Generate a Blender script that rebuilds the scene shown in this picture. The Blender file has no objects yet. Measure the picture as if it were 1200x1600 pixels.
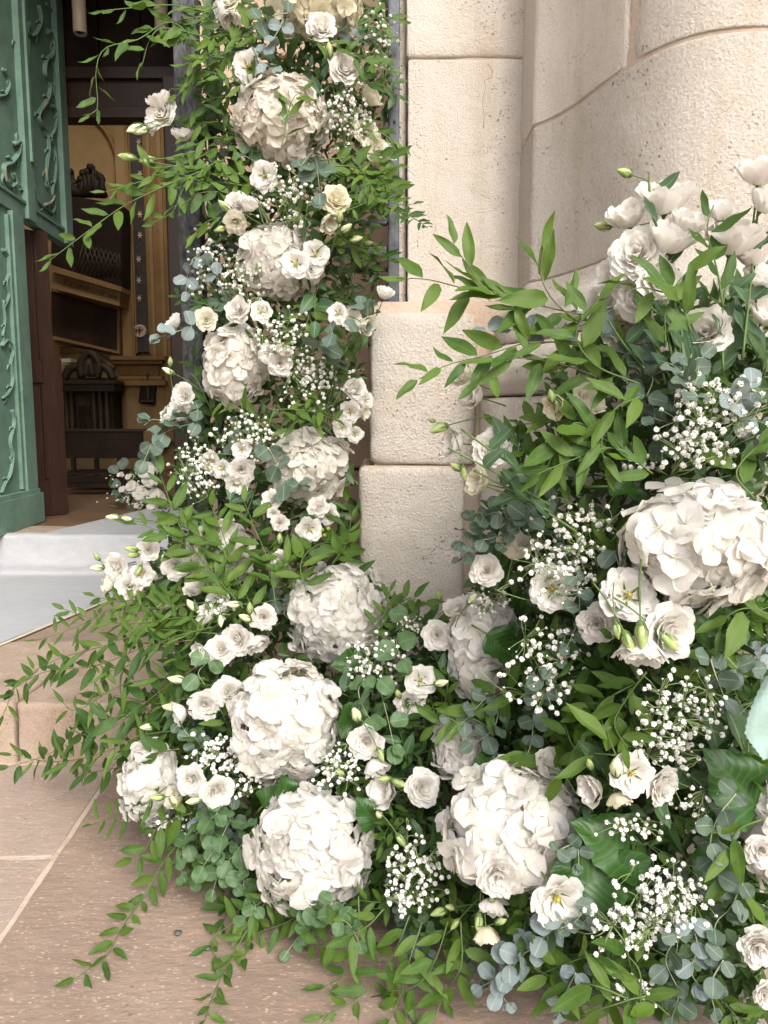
import bpy, math, random, bisect
from mathutils import Vector, Matrix, noise
R = math.radians
rnd = random.Random(7)
S = bpy.context.scene
COL = S.collection
V3 = Vector

# ------------------------------------------------------------------ camera, light, exposure
H = 0.95; PITCH = R(7.0); F = 1200.0
cam = bpy.data.cameras.new('camera'); camo = bpy.data.objects.new('camera', cam); COL.objects.link(camo)
cam.sensor_fit = 'VERTICAL'; cam.sensor_height = 36; cam.lens = 27.0
cam.clip_start = 0.05; cam.clip_end = 400
camo.location = (0, 0, H); camo.rotation_euler = (math.pi/2 - PITCH, 0, 0)
S.camera = camo
S.render.resolution_x = 768; S.render.resolution_y = 1024
SUN_EL = R(40); SUN_AZ = R(158)     # azimuth of the sun, clockwise from +Y: behind the camera, to the right
w = bpy.data.worlds.new("World"); S.world = w; w.use_nodes = True
nt = w.node_tree; nt.nodes.clear()
sk = nt.nodes.new('ShaderNodeTexSky'); sk.sky_type = 'NISHITA'; sk.sun_disc = False
sk.sun_elevation = SUN_EL; sk.sun_rotation = SUN_AZ; sk.air_density = 1.0; sk.dust_density = 4.0; sk.ozone_density = 1.0
hs = nt.nodes.new('ShaderNodeHueSaturation'); hs.inputs['Saturation'].default_value = 0.35
bg = nt.nodes.new('ShaderNodeBackground'); bg.inputs['Strength'].default_value = 0.15
wo = nt.nodes.new('ShaderNodeOutputWorld')
nt.links.new(sk.outputs[0], hs.inputs['Color']); nt.links.new(hs.outputs[0], bg.inputs['Color']); nt.links.new(bg.outputs[0], wo.inputs['Surface'])
sl = bpy.data.lights.new('sun', 'SUN'); sl.energy = 1.25; sl.angle = R(30); sl.color = (1.0, 0.955, 0.89)
so = bpy.data.objects.new('sun', sl); COL.objects.link(so)
sd = V3((math.sin(SUN_AZ)*math.cos(SUN_EL), math.cos(SUN_AZ)*math.cos(SUN_EL), math.sin(SUN_EL)))
so.rotation_euler = sd.to_track_quat('Z', 'Y').to_euler()
S.view_settings.view_transform = 'Standard'; S.view_settings.look = 'None'
S.view_settings.exposure = 1.08; S.view_settings.gamma = 1.0; S.view_settings.use_curve_mapping = False

# ------------------------------------------------------------------ helpers
CP, SP = math.cos(PITCH), math.sin(PITCH)
def ray(u, v):
    x = (u-600)/F; y = (800-v)/F
    return V3((x, CP + SP*y, -SP + CP*y))
def P(u, v, Y):                       # the point seen at photo pixel (u, v) that lies Y metres in front
    d = ray(u, v); return V3((0, 0, H)) + d*(Y/d.y)
def PZ(u, v, z):                      # the point seen at (u, v) on the level z
    d = ray(u, v); return V3((0, 0, H)) + d*((z-H)/d.z)
def to_px(p):
    q = p - V3((0, 0, H)); f = q.y*CP - q.z*SP; up = q.y*SP + q.z*CP
    return 600+F*q.x/f, 800-F*up/f
def pxm(Y): return Y/F                # metres per photo pixel at distance Y

def mesh(name, vs, fs, mat, smooth=True, uvs=None, mats=None):
    m = bpy.data.meshes.new(name); m.from_pydata([tuple(v) for v in vs], [], fs)
    if mats:
        for a in mats: m.materials.append(a)
    elif mat: m.materials.append(mat)
    if smooth: m.polygons.foreach_set('use_smooth', [True]*len(m.polygons))
    if uvs:
        l = m.uv_layers.new(name='UVMap'); lv = [0]*len(m.loops); m.loops.foreach_get('vertex_index', lv)
        flat = []
        for i in lv: flat.extend(uvs[i])
        l.data.foreach_set('uv', flat)
    m.update(); return m
def thing(name, label, cat, loc=(0, 0, 0), group=None, me=None):
    o = bpy.data.objects.new(name, me); COL.objects.link(o); o.location = loc
    o['label'] = label; o['category'] = cat
    if group: o['group'] = group
    return o
def part(name, me, parent, mat4=None, color=None):
    o = bpy.data.objects.new(name, me); COL.objects.link(o); o.parent = parent
    if mat4 is not None: o.matrix_basis = mat4
    if color: o.color = color
    return o
def struct(name, me, loc=(0, 0, 0)):
    o = bpy.data.objects.new(name, me); COL.objects.link(o); o.location = loc; o['kind'] = 'structure'; return o
def frame(ydir, zn):
    Y = ydir.normalized(); Z = zn - Y*zn.dot(Y)
    if Z.length < 1e-4: Z = Y.orthogonal()
    Z.normalize(); X = Y.cross(Z)
    return Matrix((X, Y, Z)).transposed().to_4x4()
def zframe(z, spin=0.0):
    return z.normalized().to_track_quat('Z', 'Y').to_matrix().to_4x4() @ Matrix.Rotation(spin, 4, 'Z')
def T(p): return Matrix.Translation(p)
def SC(s): return Matrix.Diagonal((s, s, s, 1)) if not hasattr(s, '__len__') else Matrix.Diagonal((s[0], s[1], s[2], 1))

class MB:
    def __init__(s): s.v = []; s.f = []; s.mi = []
    def add(s, vs, fs, mi=0):
        b = len(s.v); s.v.extend(vs)
        for f in fs: s.f.append(tuple(i+b for i in f)); s.mi.append(mi)
    def tube(s, pts, r0, r1=None, n=5, mi=0, flat=None):
        if r1 is None: r1 = r0
        N = len(pts); vs = []; prev = None
        for i, p in enumerate(pts):
            t = (pts[min(i+1, N-1)] - pts[max(i-1, 0)])
            if t.length < 1e-9: t = V3((0, 0, 1))
            t.normalize()
            a = prev - t*prev.dot(t) if prev is not None else t.orthogonal()
            if flat is not None: a = flat - t*flat.dot(t)
            if a.length < 1e-6: a = t.orthogonal()
            a.normalize(); prev = a; b = t.cross(a)
            r = r0 + (r1-r0)*i/max(1, N-1)
            for k in range(n):
                an = 2*math.pi*k/n; vs.append(p + a*(math.cos(an)*r) + b*(math.sin(an)*r))
        fs = [(i*n+k, i*n+(k+1) % n, (i+1)*n+(k+1) % n, (i+1)*n+k) for i in range(N-1) for k in range(n)]
        fs.append(tuple(range(n))[::-1]); fs.append(tuple((N-1)*n+k for k in range(n)))
        s.add(vs, fs, mi)
    def box(s, a, b, mi=0, m=None):
        x0, y0, z0 = a; x1, y1, z1 = b
        vs = [V3(c) for c in ((x0, y0, z0), (x1, y0, z0), (x1, y1, z0), (x0, y1, z0), (x0, y0, z1), (x1, y0, z1), (x1, y1, z1), (x0, y1, z1))]
        if m is not None: vs = [m @ q for q in vs]
        s.add(vs, [(0, 3, 2, 1), (4, 5, 6, 7), (0, 1, 5, 4), (1, 2, 6, 5), (2, 3, 7, 6), (3, 0, 4, 7)], mi)
    def lathe(s, prof, n=16, m=None, mi=0):
        vs = []
        for r, z in prof:
            for k in range(n):
                a = 2*math.pi*k/n; q = V3((r*math.cos(a), r*math.sin(a), z)); vs.append(m @ q if m is not None else q)
        fs = [(i*n+k, i*n+(k+1) % n, (i+1)*n+(k+1) % n, (i+1)*n+k) for i in range(len(prof)-1) for k in range(n)]
        s.add(vs, fs, mi)
    def mesh(s, name, mat=None, smooth=True, mats=None):
        m = mesh(name, s.v, s.f, mat, smooth, mats=mats)
        if mats: m.polygons.foreach_set('material_index', s.mi)
        return m

def catmull(pts, n=6):
    q = [pts[0]*2-pts[1]] + list(pts) + [pts[-1]*2-pts[-2]]; out = []
    for i in range(1, len(q)-2):
        a, b, c, d = q[i-1], q[i], q[i+1], q[i+2]
        for k in range(n):
            t = k/n; out.append(0.5*((2*b)+(c-a)*t+(2*a-5*b+4*c-d)*t*t+(3*b-a-3*c+d)*t**3))
    out.append(pts[-1].copy()); return out
def resample(pts, step):
    out = [pts[0]]; acc = 0
    for a, b in zip(pts, pts[1:]):
        L = (b-a).length
        while acc + L >= step and L > 0:
            t = (step-acc)/L; a = a.lerp(b, t); out.append(a); L = (b-a).length; acc = 0
        acc += L
    return out

# ------------------------------------------------------------------ materials
def lin(c):
    return tuple(((x/255)/12.92 if x/255 <= .04045 else ((x/255+.055)/1.055)**2.4) for x in c) + (1.0,)
def newmat(name):
    m = bpy.data.materials.new(name); m.use_nodes = True; n = m.node_tree; n.nodes.clear()
    out = n.nodes.new('ShaderNodeOutputMaterial'); b = n.nodes.new('ShaderNodeBsdfPrincipled')
    n.links.new(b.outputs[0], out.inputs[0]); return m, n, b, out
def nd(n, t, **k):
    x = n.nodes.new(t)
    for a, v in k.items(): setattr(x, a, v)
    return x
def ramp(n, fac, stops):
    r = n.nodes.new('ShaderNodeValToRGB'); e = r.color_ramp.elements
    e[0].position, e[0].color = stops[0]; e[1].position, e[1].color = stops[-1]
    for p, c in stops[1:-1]:
        q = e.new(p); q.color = c
    n.links.new(fac, r.inputs[0]); return r.outputs[0]
def mixc(n, fac, a, b, mode='MIX'):
    m = n.nodes.new('ShaderNodeMix'); m.data_type = 'RGBA'; m.blend_type = mode
    for sock, v in ((m.inputs[0], fac), (m.inputs[6], a), (m.inputs[7], b)):
        if isinstance(v, (float, int)): sock.default_value = v
        elif isinstance(v, tuple): sock.default_value = v
        else: n.links.new(v, sock)
    return m.outputs[2]
def ntex(n, co, scale, detail=4, rough=.6, dist=0.0):
    t = n.nodes.new('ShaderNodeTexNoise'); t.inputs['Scale'].default_value = scale; t.inputs['Detail'].default_value = detail
    t.inputs['Roughness'].default_value = rough; t.inputs['Distortion'].default_value = dist
    if co: n.links.new(co, t.inputs['Vector'])
    return t.outputs['Fac']
def bump(n, b, h, strength=.5, dist=.01, prev=None):
    x = n.nodes.new('ShaderNodeBump'); x.inputs['Strength'].default_value = strength; x.inputs['Distance'].default_value = dist
    n.links.new(h, x.inputs['Height'])
    if prev: n.links.new(prev, x.inputs['Normal'])
    n.links.new(x.outputs[0], b.inputs['Normal']); return x.outputs[0]
def geo_pos(n): return n.nodes.new('ShaderNodeNewGeometry').outputs['Position']
def spec(b, v): b.inputs['Specular IOR Level'].default_value = v

def m_stone(name, c1, c2, c3, rough_scale=150, bstr=.6, pits=.5):
    m, n, b, o = newmat(name); co = geo_pos(n)
    big = ntex(n, co, 2.2, 5, .65); mid = ntex(n, co, 14, 5, .7); fine = ntex(n, co, rough_scale, 6, .7)
    c = ramp(n, big, [(.32, c1), (.55, c2), (.72, c3)])
    c = mixc(n, ramp(n, mid, [(.4, (0, 0, 0, 1)), (.75, (.55, .55, .55, 1))]), c, c3)
    vo = nd(n, 'ShaderNodeTexVoronoi'); vo.inputs['Scale'].default_value = rough_scale*.55; n.links.new(co, vo.inputs['Vector'])
    msk = ntex(n, co, 9, 3, .6)
    pit = ramp(n, vo.outputs['Distance'], [(.0, (0, 0, 0, 1)), (.32, (1, 1, 1, 1))])
    pm = mixc(n, ramp(n, msk, [(.52, (1, 1, 1, 1)), (.62, (0, 0, 0, 1))]), pit, (1, 1, 1, 1))
    c = mixc(n, 1.0, c, mixc(n, pm, (.62, .52, .44, 1), (1, 1, 1, 1)), 'MULTIPLY')
    mps = nd(n, 'ShaderNodeMapping'); n.links.new(co, mps.inputs['Vector']); mps.inputs['Scale'].default_value = (7, 7, .9)
    c = mixc(n, ramp(n, ntex(n, mps.outputs[0], 1.3, 6, .7, .3), [(.52, (0, 0, 0, 1)), (.72, (.55, .55, .55, 1))]), c, tuple(x*y for x, y in zip(c3[:3], (.86, .76, .62)))+(1,))
    gr = ramp(n, fine, [(.3, (.84, .82, .79, 1)), (.6, (1, 1, 1, 1))])
    c = mixc(n, 1.0, c, gr, 'MULTIPLY')
    v3 = nd(n, 'ShaderNodeTexVoronoi'); v3.inputs['Scale'].default_value = 26; v3.inputs['Randomness'].default_value = 1; n.links.new(co, v3.inputs['Vector'])
    hol = ramp(n, v3.outputs['Distance'], [(.06, (0, 0, 0, 1)), (.115, (1, 1, 1, 1))])
    hm = ramp(n, ntex(n, co, 5, 4, .7), [(.50, (1, 1, 1, 1)), (.57, (0, 0, 0, 1))])
    hol = mixc(n, hm, hol, (1, 1, 1, 1)); c = mixc(n, 1.0, c, mixc(n, hol, (.50, .38, .30, 1), (1, 1, 1, 1)), 'MULTIPLY')
    n.links.new(c, b.inputs['Base Color']); b.inputs['Roughness'].default_value = .88; spec(b, .2)
    pr = bump(n, b, fine, bstr, .006); pr = bump(n, b, mid, .5, .012, pr); pr = bump(n, b, hol, .6, .005, pr); bump(n, b, pm, pits, .004, pr)
    return m
STONE = m_stone('limestone', (.65, .57, .485, 1), (.71, .645, .575, 1), (.66, .585, .495, 1), 230, 1.1, .9)
STONE_B = m_stone('limestone_rough', (.65, .575, .495, 1), (.71, .65, .58, 1), (.66, .59, .50, 1), 160, 1.6, 1.1)
MORTAR = m_stone('mortar', (.50, .40, .32, 1), (.56, .46, .38, 1), (.46, .35, .27, 1), 200, .5, .3)
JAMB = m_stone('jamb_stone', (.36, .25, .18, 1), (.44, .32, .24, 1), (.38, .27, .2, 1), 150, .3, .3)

def m_floor(name, base, base2):
    m, n, b, o = newmat(name); co = geo_pos(n)
    mp = nd(n, 'ShaderNodeMapping'); n.links.new(co, mp.inputs['Vector']); mp.inputs['Rotation'].default_value = (0, 0, R(4)); mp.inputs['Scale'].default_value = (1, 2.2, 1)
    c = mixc(n, ramp(n, ntex(n, co, 3.5, 6, .7, .4), [(.3, (0, 0, 0, 1)), (.7, (1, 1, 1, 1))]), base, base2)
    st = ntex(n, mp.outputs[0], 13, 5, .7)
    c = mixc(n, ramp(n, st, [(.5, (0, 0, 0, 1)), (.75, (.5, .5, .5, 1))]), c, (.43, .27, .19, 1))
    vo = nd(n, 'ShaderNodeTexVoronoi'); vo.inputs['Scale'].default_value = 75; n.links.new(mp.outputs[0], vo.inputs['Vector'])
    vo.inputs['Randomness'].default_value = 1
    fl = ramp(n, vo.outputs['Distance'], [(.18, (1, 1, 1, 1)), (.32, (0, 0, 0, 1))])
    mk = ramp(n, ntex(n, co, 30, 3, .8), [(.42, (0, 0, 0, 1)), (.58, (.5, .5, .5, 1))])
    c = mixc(n, mixc(n, 1.0, fl, mk, 'MULTIPLY'), c, (.64, .55, .47, 1))
    v2 = nd(n, 'ShaderNodeTexVoronoi'); v2.inputs['Scale'].default_value = 28; n.links.new(co, v2.inputs['Vector'])
    dk = ramp(n, v2.outputs['Distance'], [(.05, (1, 1, 1, 1)), (.13, (0, 0, 0, 1))])
    mk2 = ramp(n, ntex(n, co, 6, 3, .7), [(.5, (0, 0, 0, 1)), (.6, (.7, .7, .7, 1))])
    c = mixc(n, mixc(n, 1.0, dk, mk2, 'MULTIPLY'), c, (.14, .085, .06, 1))
    n.links.new(c, b.inputs['Base Color']); b.inputs['Roughness'].default_value = .6; spec(b, .3)
    pr = bump(n, b, ntex(n, co, 120, 5, .7), .45, .003); bump(n, b, ntex(n, mp.outputs[0], 28, 4, .6), .5, .006, pr)
    return m
FLOOR = m_floor('slab_stone', (.30, .225, .175, 1), (.21, .15, .115, 1))
FLOOR_L = m_floor('slab_stone_pale', (.36, .29, .245, 1), (.29, .22, .175, 1))
STEP = m_stone('step_stone', (.34, .25, .19, 1), (.42, .33, .26, 1), (.30, .21, .155, 1), 130, .6, .5)

def m_plain(name, col, rough=.6, sp=.3, var=.0, nscale=8, bstr=0.0, col2=None, metal=0.0, bscale=60, stretch=None):
    m, n, b, o = newmat(name); b.inputs['Roughness'].default_value = rough; spec(b, sp); b.inputs['Metallic'].default_value = metal
    co = geo_pos(n)
    if stretch:
        mp = nd(n, 'ShaderNodeMapping'); n.links.new(co, mp.inputs['Vector']); mp.inputs['Scale'].default_value = stretch; co = mp.outputs[0]
    if col2 is None: col2 = tuple(c*(1-var) for c in col[:3])+(1,)
    c = mixc(n, ramp(n, ntex(n, co, nscale, 5, .65), [(.35, (0, 0, 0, 1)), (.65, (1, 1, 1, 1))]), col, col2)
    n.links.new(c, b.inputs['Base Color'])
    if bstr: bump(n, b, ntex(n, co, bscale, 5, .6), bstr, .004)
    return m
GREEN = m_plain('green_paint', (.155, .25, .195, 1), .6, .25, nscale=9, bstr=.5, col2=(.105, .185, .14, 1), bscale=40)
CHIP = m_plain('worn_paint', (.34, .24, .155, 1), .7, .2, .3, 40, col2=(.15, .24, .17, 1))
WOOD = m_plain('brown_wood', (.035, .015, .008, 1), .4, .35, nscale=10, bstr=.1, col2=(.018, .008, .004, 1), stretch=(8, 8, .6))
DARKWOOD = m_plain('dark_wood', (.010, .006, .004, 1), .6, .15, nscale=8, bstr=.2, col2=(.022, .011, .006, 1))
OCHRE = m_plain('ochre_plaster', (.29, .19, .085, 1), .8, .2, nscale=1.5, col2=(.22, .14, .06, 1))
GOLD = m_plain('gold_ochre_trim', (.24, .14, .055, 1), .7, .2, nscale=3, col2=(.18, .10, .035, 1))
BLACKM = m_plain('black_marble', (.02, .018, .016, 1), .4, .5, nscale=12, col2=(.05, .035, .025, 1))
ALTAR = m_plain('altar_marble', (.025, .02, .014, 1), .5, .3, nscale=12, col2=(.055, .035, .018, 1), bstr=.4)
CREAMS = m_plain('cream_stucco', (.62, .55, .42, 1), .8, .2, .2)
PAINTING = m_plain('dark_painting', (.014, .008, .005, 1), .5, .2, nscale=3.2, col2=(.05, .026, .014, 1))
CARPET = m_plain('grey_white_carpet', (.43, .43, .44, 1), .95, .05, nscale=14, col2=(.37, .37, .385, 1), bstr=.25, bscale=400, stretch=(1, 8, 1))
INFLOOR = m_plain('interior_floor', (.20, .12, .07, 1), .35, .5, nscale=4, col2=(.13, .075, .045, 1))
POST = m_plain('weathered_black_timber', (.006, .006, .007, 1), .6, .35, nscale=40, bstr=1.0, col2=(.085, .085, .09, 1), bscale=60, stretch=(2.2, 2.2, .7))
METAL = m_plain('black_frame_metal', (.022, .024, .03, 1), .5, .5, nscale=25, bstr=.5, col2=(.07, .075, .09, 1))
LAMP = m_plain('white_lamp_metal', (.42, .33, .24, 1), .4, .4, .1)
PEBBLE = m_plain('grey_pebble', (.12, .12, .12, 1), .5, .4, .5, 300)

def m_petal(name, trans=.5):
    m, n, b, o = newmat(name)
    oi = nd(n, 'ShaderNodeObjectInfo'); co = nd(n, 'ShaderNodeTexCoord')
    uv = co.outputs['UV']
    sx = nd(n, 'ShaderNodeSeparateXYZ'); n.links.new(uv, sx.inputs[0])
    # greener throat at the foot of every petal, faint veins running along it
    c = mixc(n, ramp(n, sx.outputs[1], [(.0, (1, 1, 1, 1)), (.26, (0, 0, 0, 1))]), oi.outputs['Color'], (.68, .71, .44, 1))
    wv = nd(n, 'ShaderNodeTexWave'); wv.inputs['Scale'].default_value = 5; wv.inputs['Distortion'].default_value = 3; wv.inputs['Detail'].default_value = 3
    n.links.new(uv, wv.inputs['Vector'])
    c = mixc(n, mixc(n, 1.0, wv.outputs['Fac'], (.10, .10, .10, 1), 'MULTIPLY'), c, (.74, .68, .58, 1))
    hv = nd(n, 'ShaderNodeHueSaturation'); n.links.new(c, hv.inputs['Color'])
    mr = nd(n, 'ShaderNodeMapRange'); mr.inputs['To Min'].default_value = .96; mr.inputs['To Max'].default_value = 1.06
    n.links.new(oi.outputs['Random'], mr.inputs[0]); n.links.new(mr.outputs[0], hv.inputs['Value'])
    c = hv.outputs[0]
    n.links.new(c, b.inputs['Base Color']); b.inputs['Roughness'].default_value = .55; spec(b, .2)
    mpu = nd(n, 'ShaderNodeMapping'); n.links.new(uv, mpu.inputs['Vector']); mpu.inputs['Scale'].default_value = (9, 1.6, 1)
    pb_ = bump(n, b, wv.outputs['Fac'], .12, .002); bump(n, b, ntex(n, mpu.outputs[0], 2.2, 4, .6, .5), .45, .0025, pb_)
    tr = nd(n, 'ShaderNodeBsdfTranslucent'); n.links.new(c, tr.inputs[0])
    mx = nd(n, 'ShaderNodeMixShader'); mx.inputs[0].default_value = trans
    n.links.new(b.outputs[0], mx.inputs[1]); n.links.new(tr.outputs[0], mx.inputs[2]); n.links.new(mx.outputs[0], o.inputs[0])
    return m
PETAL = m_petal('white_petal')
def m_leaf(name, c1, c2, rough=.38, trans=.22, vein=(.16, .26, .07, 1), veins=9.0, vs=.25, tint=None, mid=True, sp=.45):
    m, n, b, o = newmat(name)
    oi = nd(n, 'ShaderNodeObjectInfo'); co = nd(n, 'ShaderNodeTexCoord')
    sx = nd(n, 'ShaderNodeSeparateXYZ'); n.links.new(co.outputs['UV'], sx.inputs[0])
    c = mixc(n, oi.outputs['Random'], c1, c2)
    nz = ntex(n, geo_pos(n), 60, 3, .6)
    c = mixc(n, ramp(n, nz, [(.35, (0, 0, 0, 1)), (.75, (.6, .6, .6, 1))]), c, c2)
    if mid:
        ab = nd(n, 'ShaderNodeMath', operation='SUBTRACT'); n.links.new(sx.outputs[0], ab.inputs[0]); ab.inputs[1].default_value = .5
        a2 = nd(n, 'ShaderNodeMath', operation='ABSOLUTE'); n.links.new(ab.outputs[0], a2.inputs[0])
        c = mixc(n, ramp(n, a2.outputs[0], [(.015, (.8, .8, .8, 1)), (.05, (0, 0, 0, 1))]), c, vein)
    wv = nd(n, 'ShaderNodeTexWave'); wv.inputs['Scale'].default_value = veins; wv.inputs['Distortion'].default_value = .6
    if veins == 3.4:
        m1 = nd(n, 'ShaderNodeMath', operation='MULTIPLY'); n.links.new(a2.outputs[0], m1.inputs[0]); m1.inputs[1].default_value = -.55
        m2 = nd(n, 'ShaderNodeMath', operation='ADD'); n.links.new(m1.outputs[0], m2.inputs[0]); n.links.new(sx.outputs[1], m2.inputs[1])
        cx = nd(n, 'ShaderNodeCombineXYZ'); n.links.new(m2.outputs[0], cx.inputs[0]); n.links.new(cx.outputs[0], wv.inputs['Vector'])
        pw_ = nd(n, 'ShaderNodeMath', operation='POWER'); n.links.new(wv.outputs['Fac'], pw_.inputs[0]); pw_.inputs[1].default_value = 7
        c = mixc(n, pw_.outputs[0], c, vein)
    else: n.links.new(co.outputs['UV'], wv.inputs['Vector'])
    if veins != 3.4: c = mixc(n, mixc(n, 1.0, wv.outputs['Fac'], (vs, vs, vs, 1), 'MULTIPLY'), c, vein)
    n.links.new(c, b.inputs['Base Color']); b.inputs['Roughness'].default_value = rough; spec(b, sp)
    bump(n, b, wv.outputs['Fac'], .25, .001)
    tr = nd(n, 'ShaderNodeBsdfTranslucent')
    c3 = mixc(n, 1.0, c, (1.5, 1.5, .6, 1), 'MULTIPLY'); n.links.new(c3, tr.inputs[0])
    mx = nd(n, 'ShaderNodeMixShader'); mx.inputs[0].default_value = trans
    n.links.new(b.outputs[0], mx.inputs[1]); n.links.new(tr.outputs[0], mx.inputs[2]); n.links.new(mx.outputs[0], o.inputs[0])
    return m
RUSC = m_leaf('ruscus_leaf', (.024, .074, .010, 1), (.088, .148, .020, 1), vein=(.09, .15, .028, 1), rough=.42, sp=.28)
RUSC_D = m_leaf('dark_ruscus_leaf', (.018, .055, .009, 1), (.044, .092, .015, 1), vein=(.05, .1, .02, 1), rough=.42, sp=.28)
EUC = m_leaf('eucalyptus_leaf', (.105, .14, .115, 1), (.06, .10, .062, 1), .6, .12, (.19, .22, .18, 1), 3, .12, sp=.3)
EUC_B = m_leaf('blue_eucalyptus_leaf', (.20, .245, .245, 1), (.13, .17, .16, 1), .65, .12, (.27, .30, .30, 1), 3, .12, sp=.3)
EUC_G = m_leaf('green_eucalyptus_leaf', (.045, .10, .032, 1), (.08, .145, .055, 1), .5, .15, (.13, .19, .1, 1), 3, .12)
BROAD = m_leaf('broad_leaf', (.018, .065, .010, 1), (.03, .085, .014, 1), .42, .15, (.05, .11, .022, 1), 3.4, .25)
LISL = m_leaf('lisianthus_leaf', (.026, .072, .026, 1), (.045, .095, .038, 1), .5, .15, (.16, .22, .12, 1), 3, .1)
BACKL = m_leaf('inner_leaf', (.022, .062, .010, 1), (.055, .10, .018, 1), .5, .15, (.05, .1, .03, 1), 4, .1)
STEM = m_plain('green_stem', (.06, .115, .028, 1), .5, .3, nscale=50, col2=(.10, .145, .04, 1))
STEM_G = m_plain('gypsophila_stem', (.17, .25, .08, 1), .5, .3, nscale=50, col2=(.24, .30, .13, 1))
STEM_B = m_plain('brown_stem', (.09, .06, .03, 1), .6, .3, nscale=50, col2=(.12, .12, .05, 1))
STEM_P = m_plain('pale_stem', (.28, .28, .2, 1), .6, .3, nscale=50, col2=(.2, .25, .14, 1))
BUDM = m_plain('bud_cream', (.50, .52, .25, 1), .5, .3, nscale=60, col2=(.62, .61, .42, 1))
BUDG = m_plain('bud_green', (.20, .27, .08, 1), .5, .3, nscale=60, col2=(.34, .39, .17, 1))
CENTRE = m_plain('flower_centre', (.35, .36, .06, 1), .6, .2, nscale=200, col2=(.55, .33, .03, 1))
GYPM = m_plain('gypsophila_white', (.84, .83, .79, 1), .7, .1, nscale=300, col2=(.80, .79, .72, 1))
MINT = m_plain('mint_fabric', (.27, .37, .33, 1), .8, .1, .08, 20, bstr=.3, bscale=200)
BERRY = m_plain('green_berry', (.25, .36, .05, 1), .4, .4, .2)

# ------------------------------------------------------------------ flower geometry
def leaf_mesh(name, mat, wd=.32, shape='lance', bend=.25, fold=.18, wave=0.0, nl=7, ncol=4, seed=0, serr=0.0, tip=.0):
    r = random.Random(seed); vs = []; uv = []; fs = []; ph = r.random()*6
    y = 0; z = 0; ang = -bend*.5
    for i in range(nl+1):
        t = i/nl
        if shape == 'round': t = (1-math.cos(math.pi*t))/2
        if shape == 'lance': w_ = wd*2.75*(t**.62)*(1-t)**.95
        elif shape == 'round': w_ = wd*(max(0, 1-(2*t-1)**2))**.5
        elif shape == 'broad': w_ = wd*(math.sin(math.pi*t**.72))**.75*(1-.12*t)
        w_ = max(w_, .004)
        dt = t-(tp if i else 0); tp = t
        if i: y += math.cos(ang)*dt; z += math.sin(ang)*dt
        ang += bend/nl + (r.random()-.5)*.05
        for k in range(ncol+1):
            s = 2*k/ncol-1
            sw = 1 + (serr*((i % 2)*2-1) if abs(s) == 1 else 0)
            zz = z + fold*abs(s)*w_ + wave*math.sin(t*9+s*2.5+ph)*abs(s)*w_
            vs.append((s*w_*sw*.5, y - abs(s)*w_*tip, zz)); uv.append((k/ncol, t))
    n = ncol+1
    for i in range(nl):
        for k in range(ncol): fs.append((i*n+k, i*n+k+1, (i+1)*n+k+1, (i+1)*n+k))
    return mesh(name, vs, fs, mat, True, uv)
RUSL = [leaf_mesh('ruscus_leaf', RUSC, .27+.045*(i % 3), 'lance', (-.5, .35, .75, 1.1, .1)[i % 5], .16, .12, seed=i) for i in range(6)]
RUSLD = [leaf_mesh('ruscus_leaf_dark', RUSC_D, .29+.04*(i % 3), 'lance', (-.4, .5, .9)[i % 3], .16, .12, seed=i+20) for i in range(4)]
RUSN = [leaf_mesh('narrow_leaf', RUSC, .20, 'lance', (-.5, .6, 1.0)[i % 3], .2, .1, seed=i+30) for i in range(3)]
EUL = [leaf_mesh('eucalyptus_leaf', m_, .88+.06*i, 'round', (.15, .4)[i % 2], .1, .12, nl=8, ncol=4, seed=i) for i, m_ in enumerate((EUC, EUC))]
EULB = [leaf_mesh('eucalyptus_leaf_blue', EUC_B, .84+.1*i, 'round', (.2, -.3)[i % 2], .1, .1, nl=8, ncol=4, seed=i+5) for i in range(2)]
EULG = [leaf_mesh('eucalyptus_leaf_green', EUC_G, .9, 'round', (.2, -.3)[i % 2], .1, .12, nl=8, ncol=4, seed=i+8) for i in range(2)]
BRL = [leaf_mesh('broad_leaf', BROAD, .74, 'broad', (.5, -.4)[i % 2], .16, .22, nl=14, ncol=6, seed=i+3, serr=.045, tip=.05) for i in range(2)]
LIL = [leaf_mesh('lisianthus_leaf', LISL, .46, 'broad', (.4, -.5, .8)[i % 3], .2, .1, seed=i+12) for i in range(3)]

def bez(p, t):
    a, b, c, d = p; s = 1-t
    return (a[0]*s**3+3*b[0]*s*s*t+3*c[0]*s*t*t+d[0]*t**3, a[1]*s**3+3*b[1]*s*s*t+3*c[1]*s*t*t+d[1]*t**3)
def rose_petal(name, prof, half, spiral, ruf, seed, nu=12, nv=7):
    r = random.Random(seed); vs = []; uv = []; fs = []; p1, p2 = r.random()*6, r.random()*6
    k1 = 3+r.random()*2.5
    for j in range(nv+1):
        t0 = j/nv
        for i in range(nu+1):
            u = 2*i/nu-1
            t = t0*(1-.20*abs(u)**3 - .03*math.sin(k1*2*u+p1))
            rr, z = bez(prof, t)
            wv_ = (.28+.72*min(1, t0*1.5)**.7)
            th = u*half*wv_
            rr *= 1+spiral*u
            e = t0**2.5
            rr += ruf*e*(math.sin(k1*u+p1)*.8+.35*math.sin(k1*3.1*u+p2)); z += ruf*e*(math.sin(k1*1.3*u+p2)+.4*math.sin(k1*3.7*u+p1)) + .02*math.sin(t0*7+p1)*math.cos(u*4)
            vs.append((rr*math.cos(th), rr*math.sin(th), z)); uv.append((i/nu, t0))
    n = nu+1
    for j in range(nv):
        for i in range(nu): fs.append((j*n+i, j*n+i+1, (j+1)*n+i+1, (j+1)*n+i))
    return mesh(name, vs, fs, PETAL, True, uv)
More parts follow.
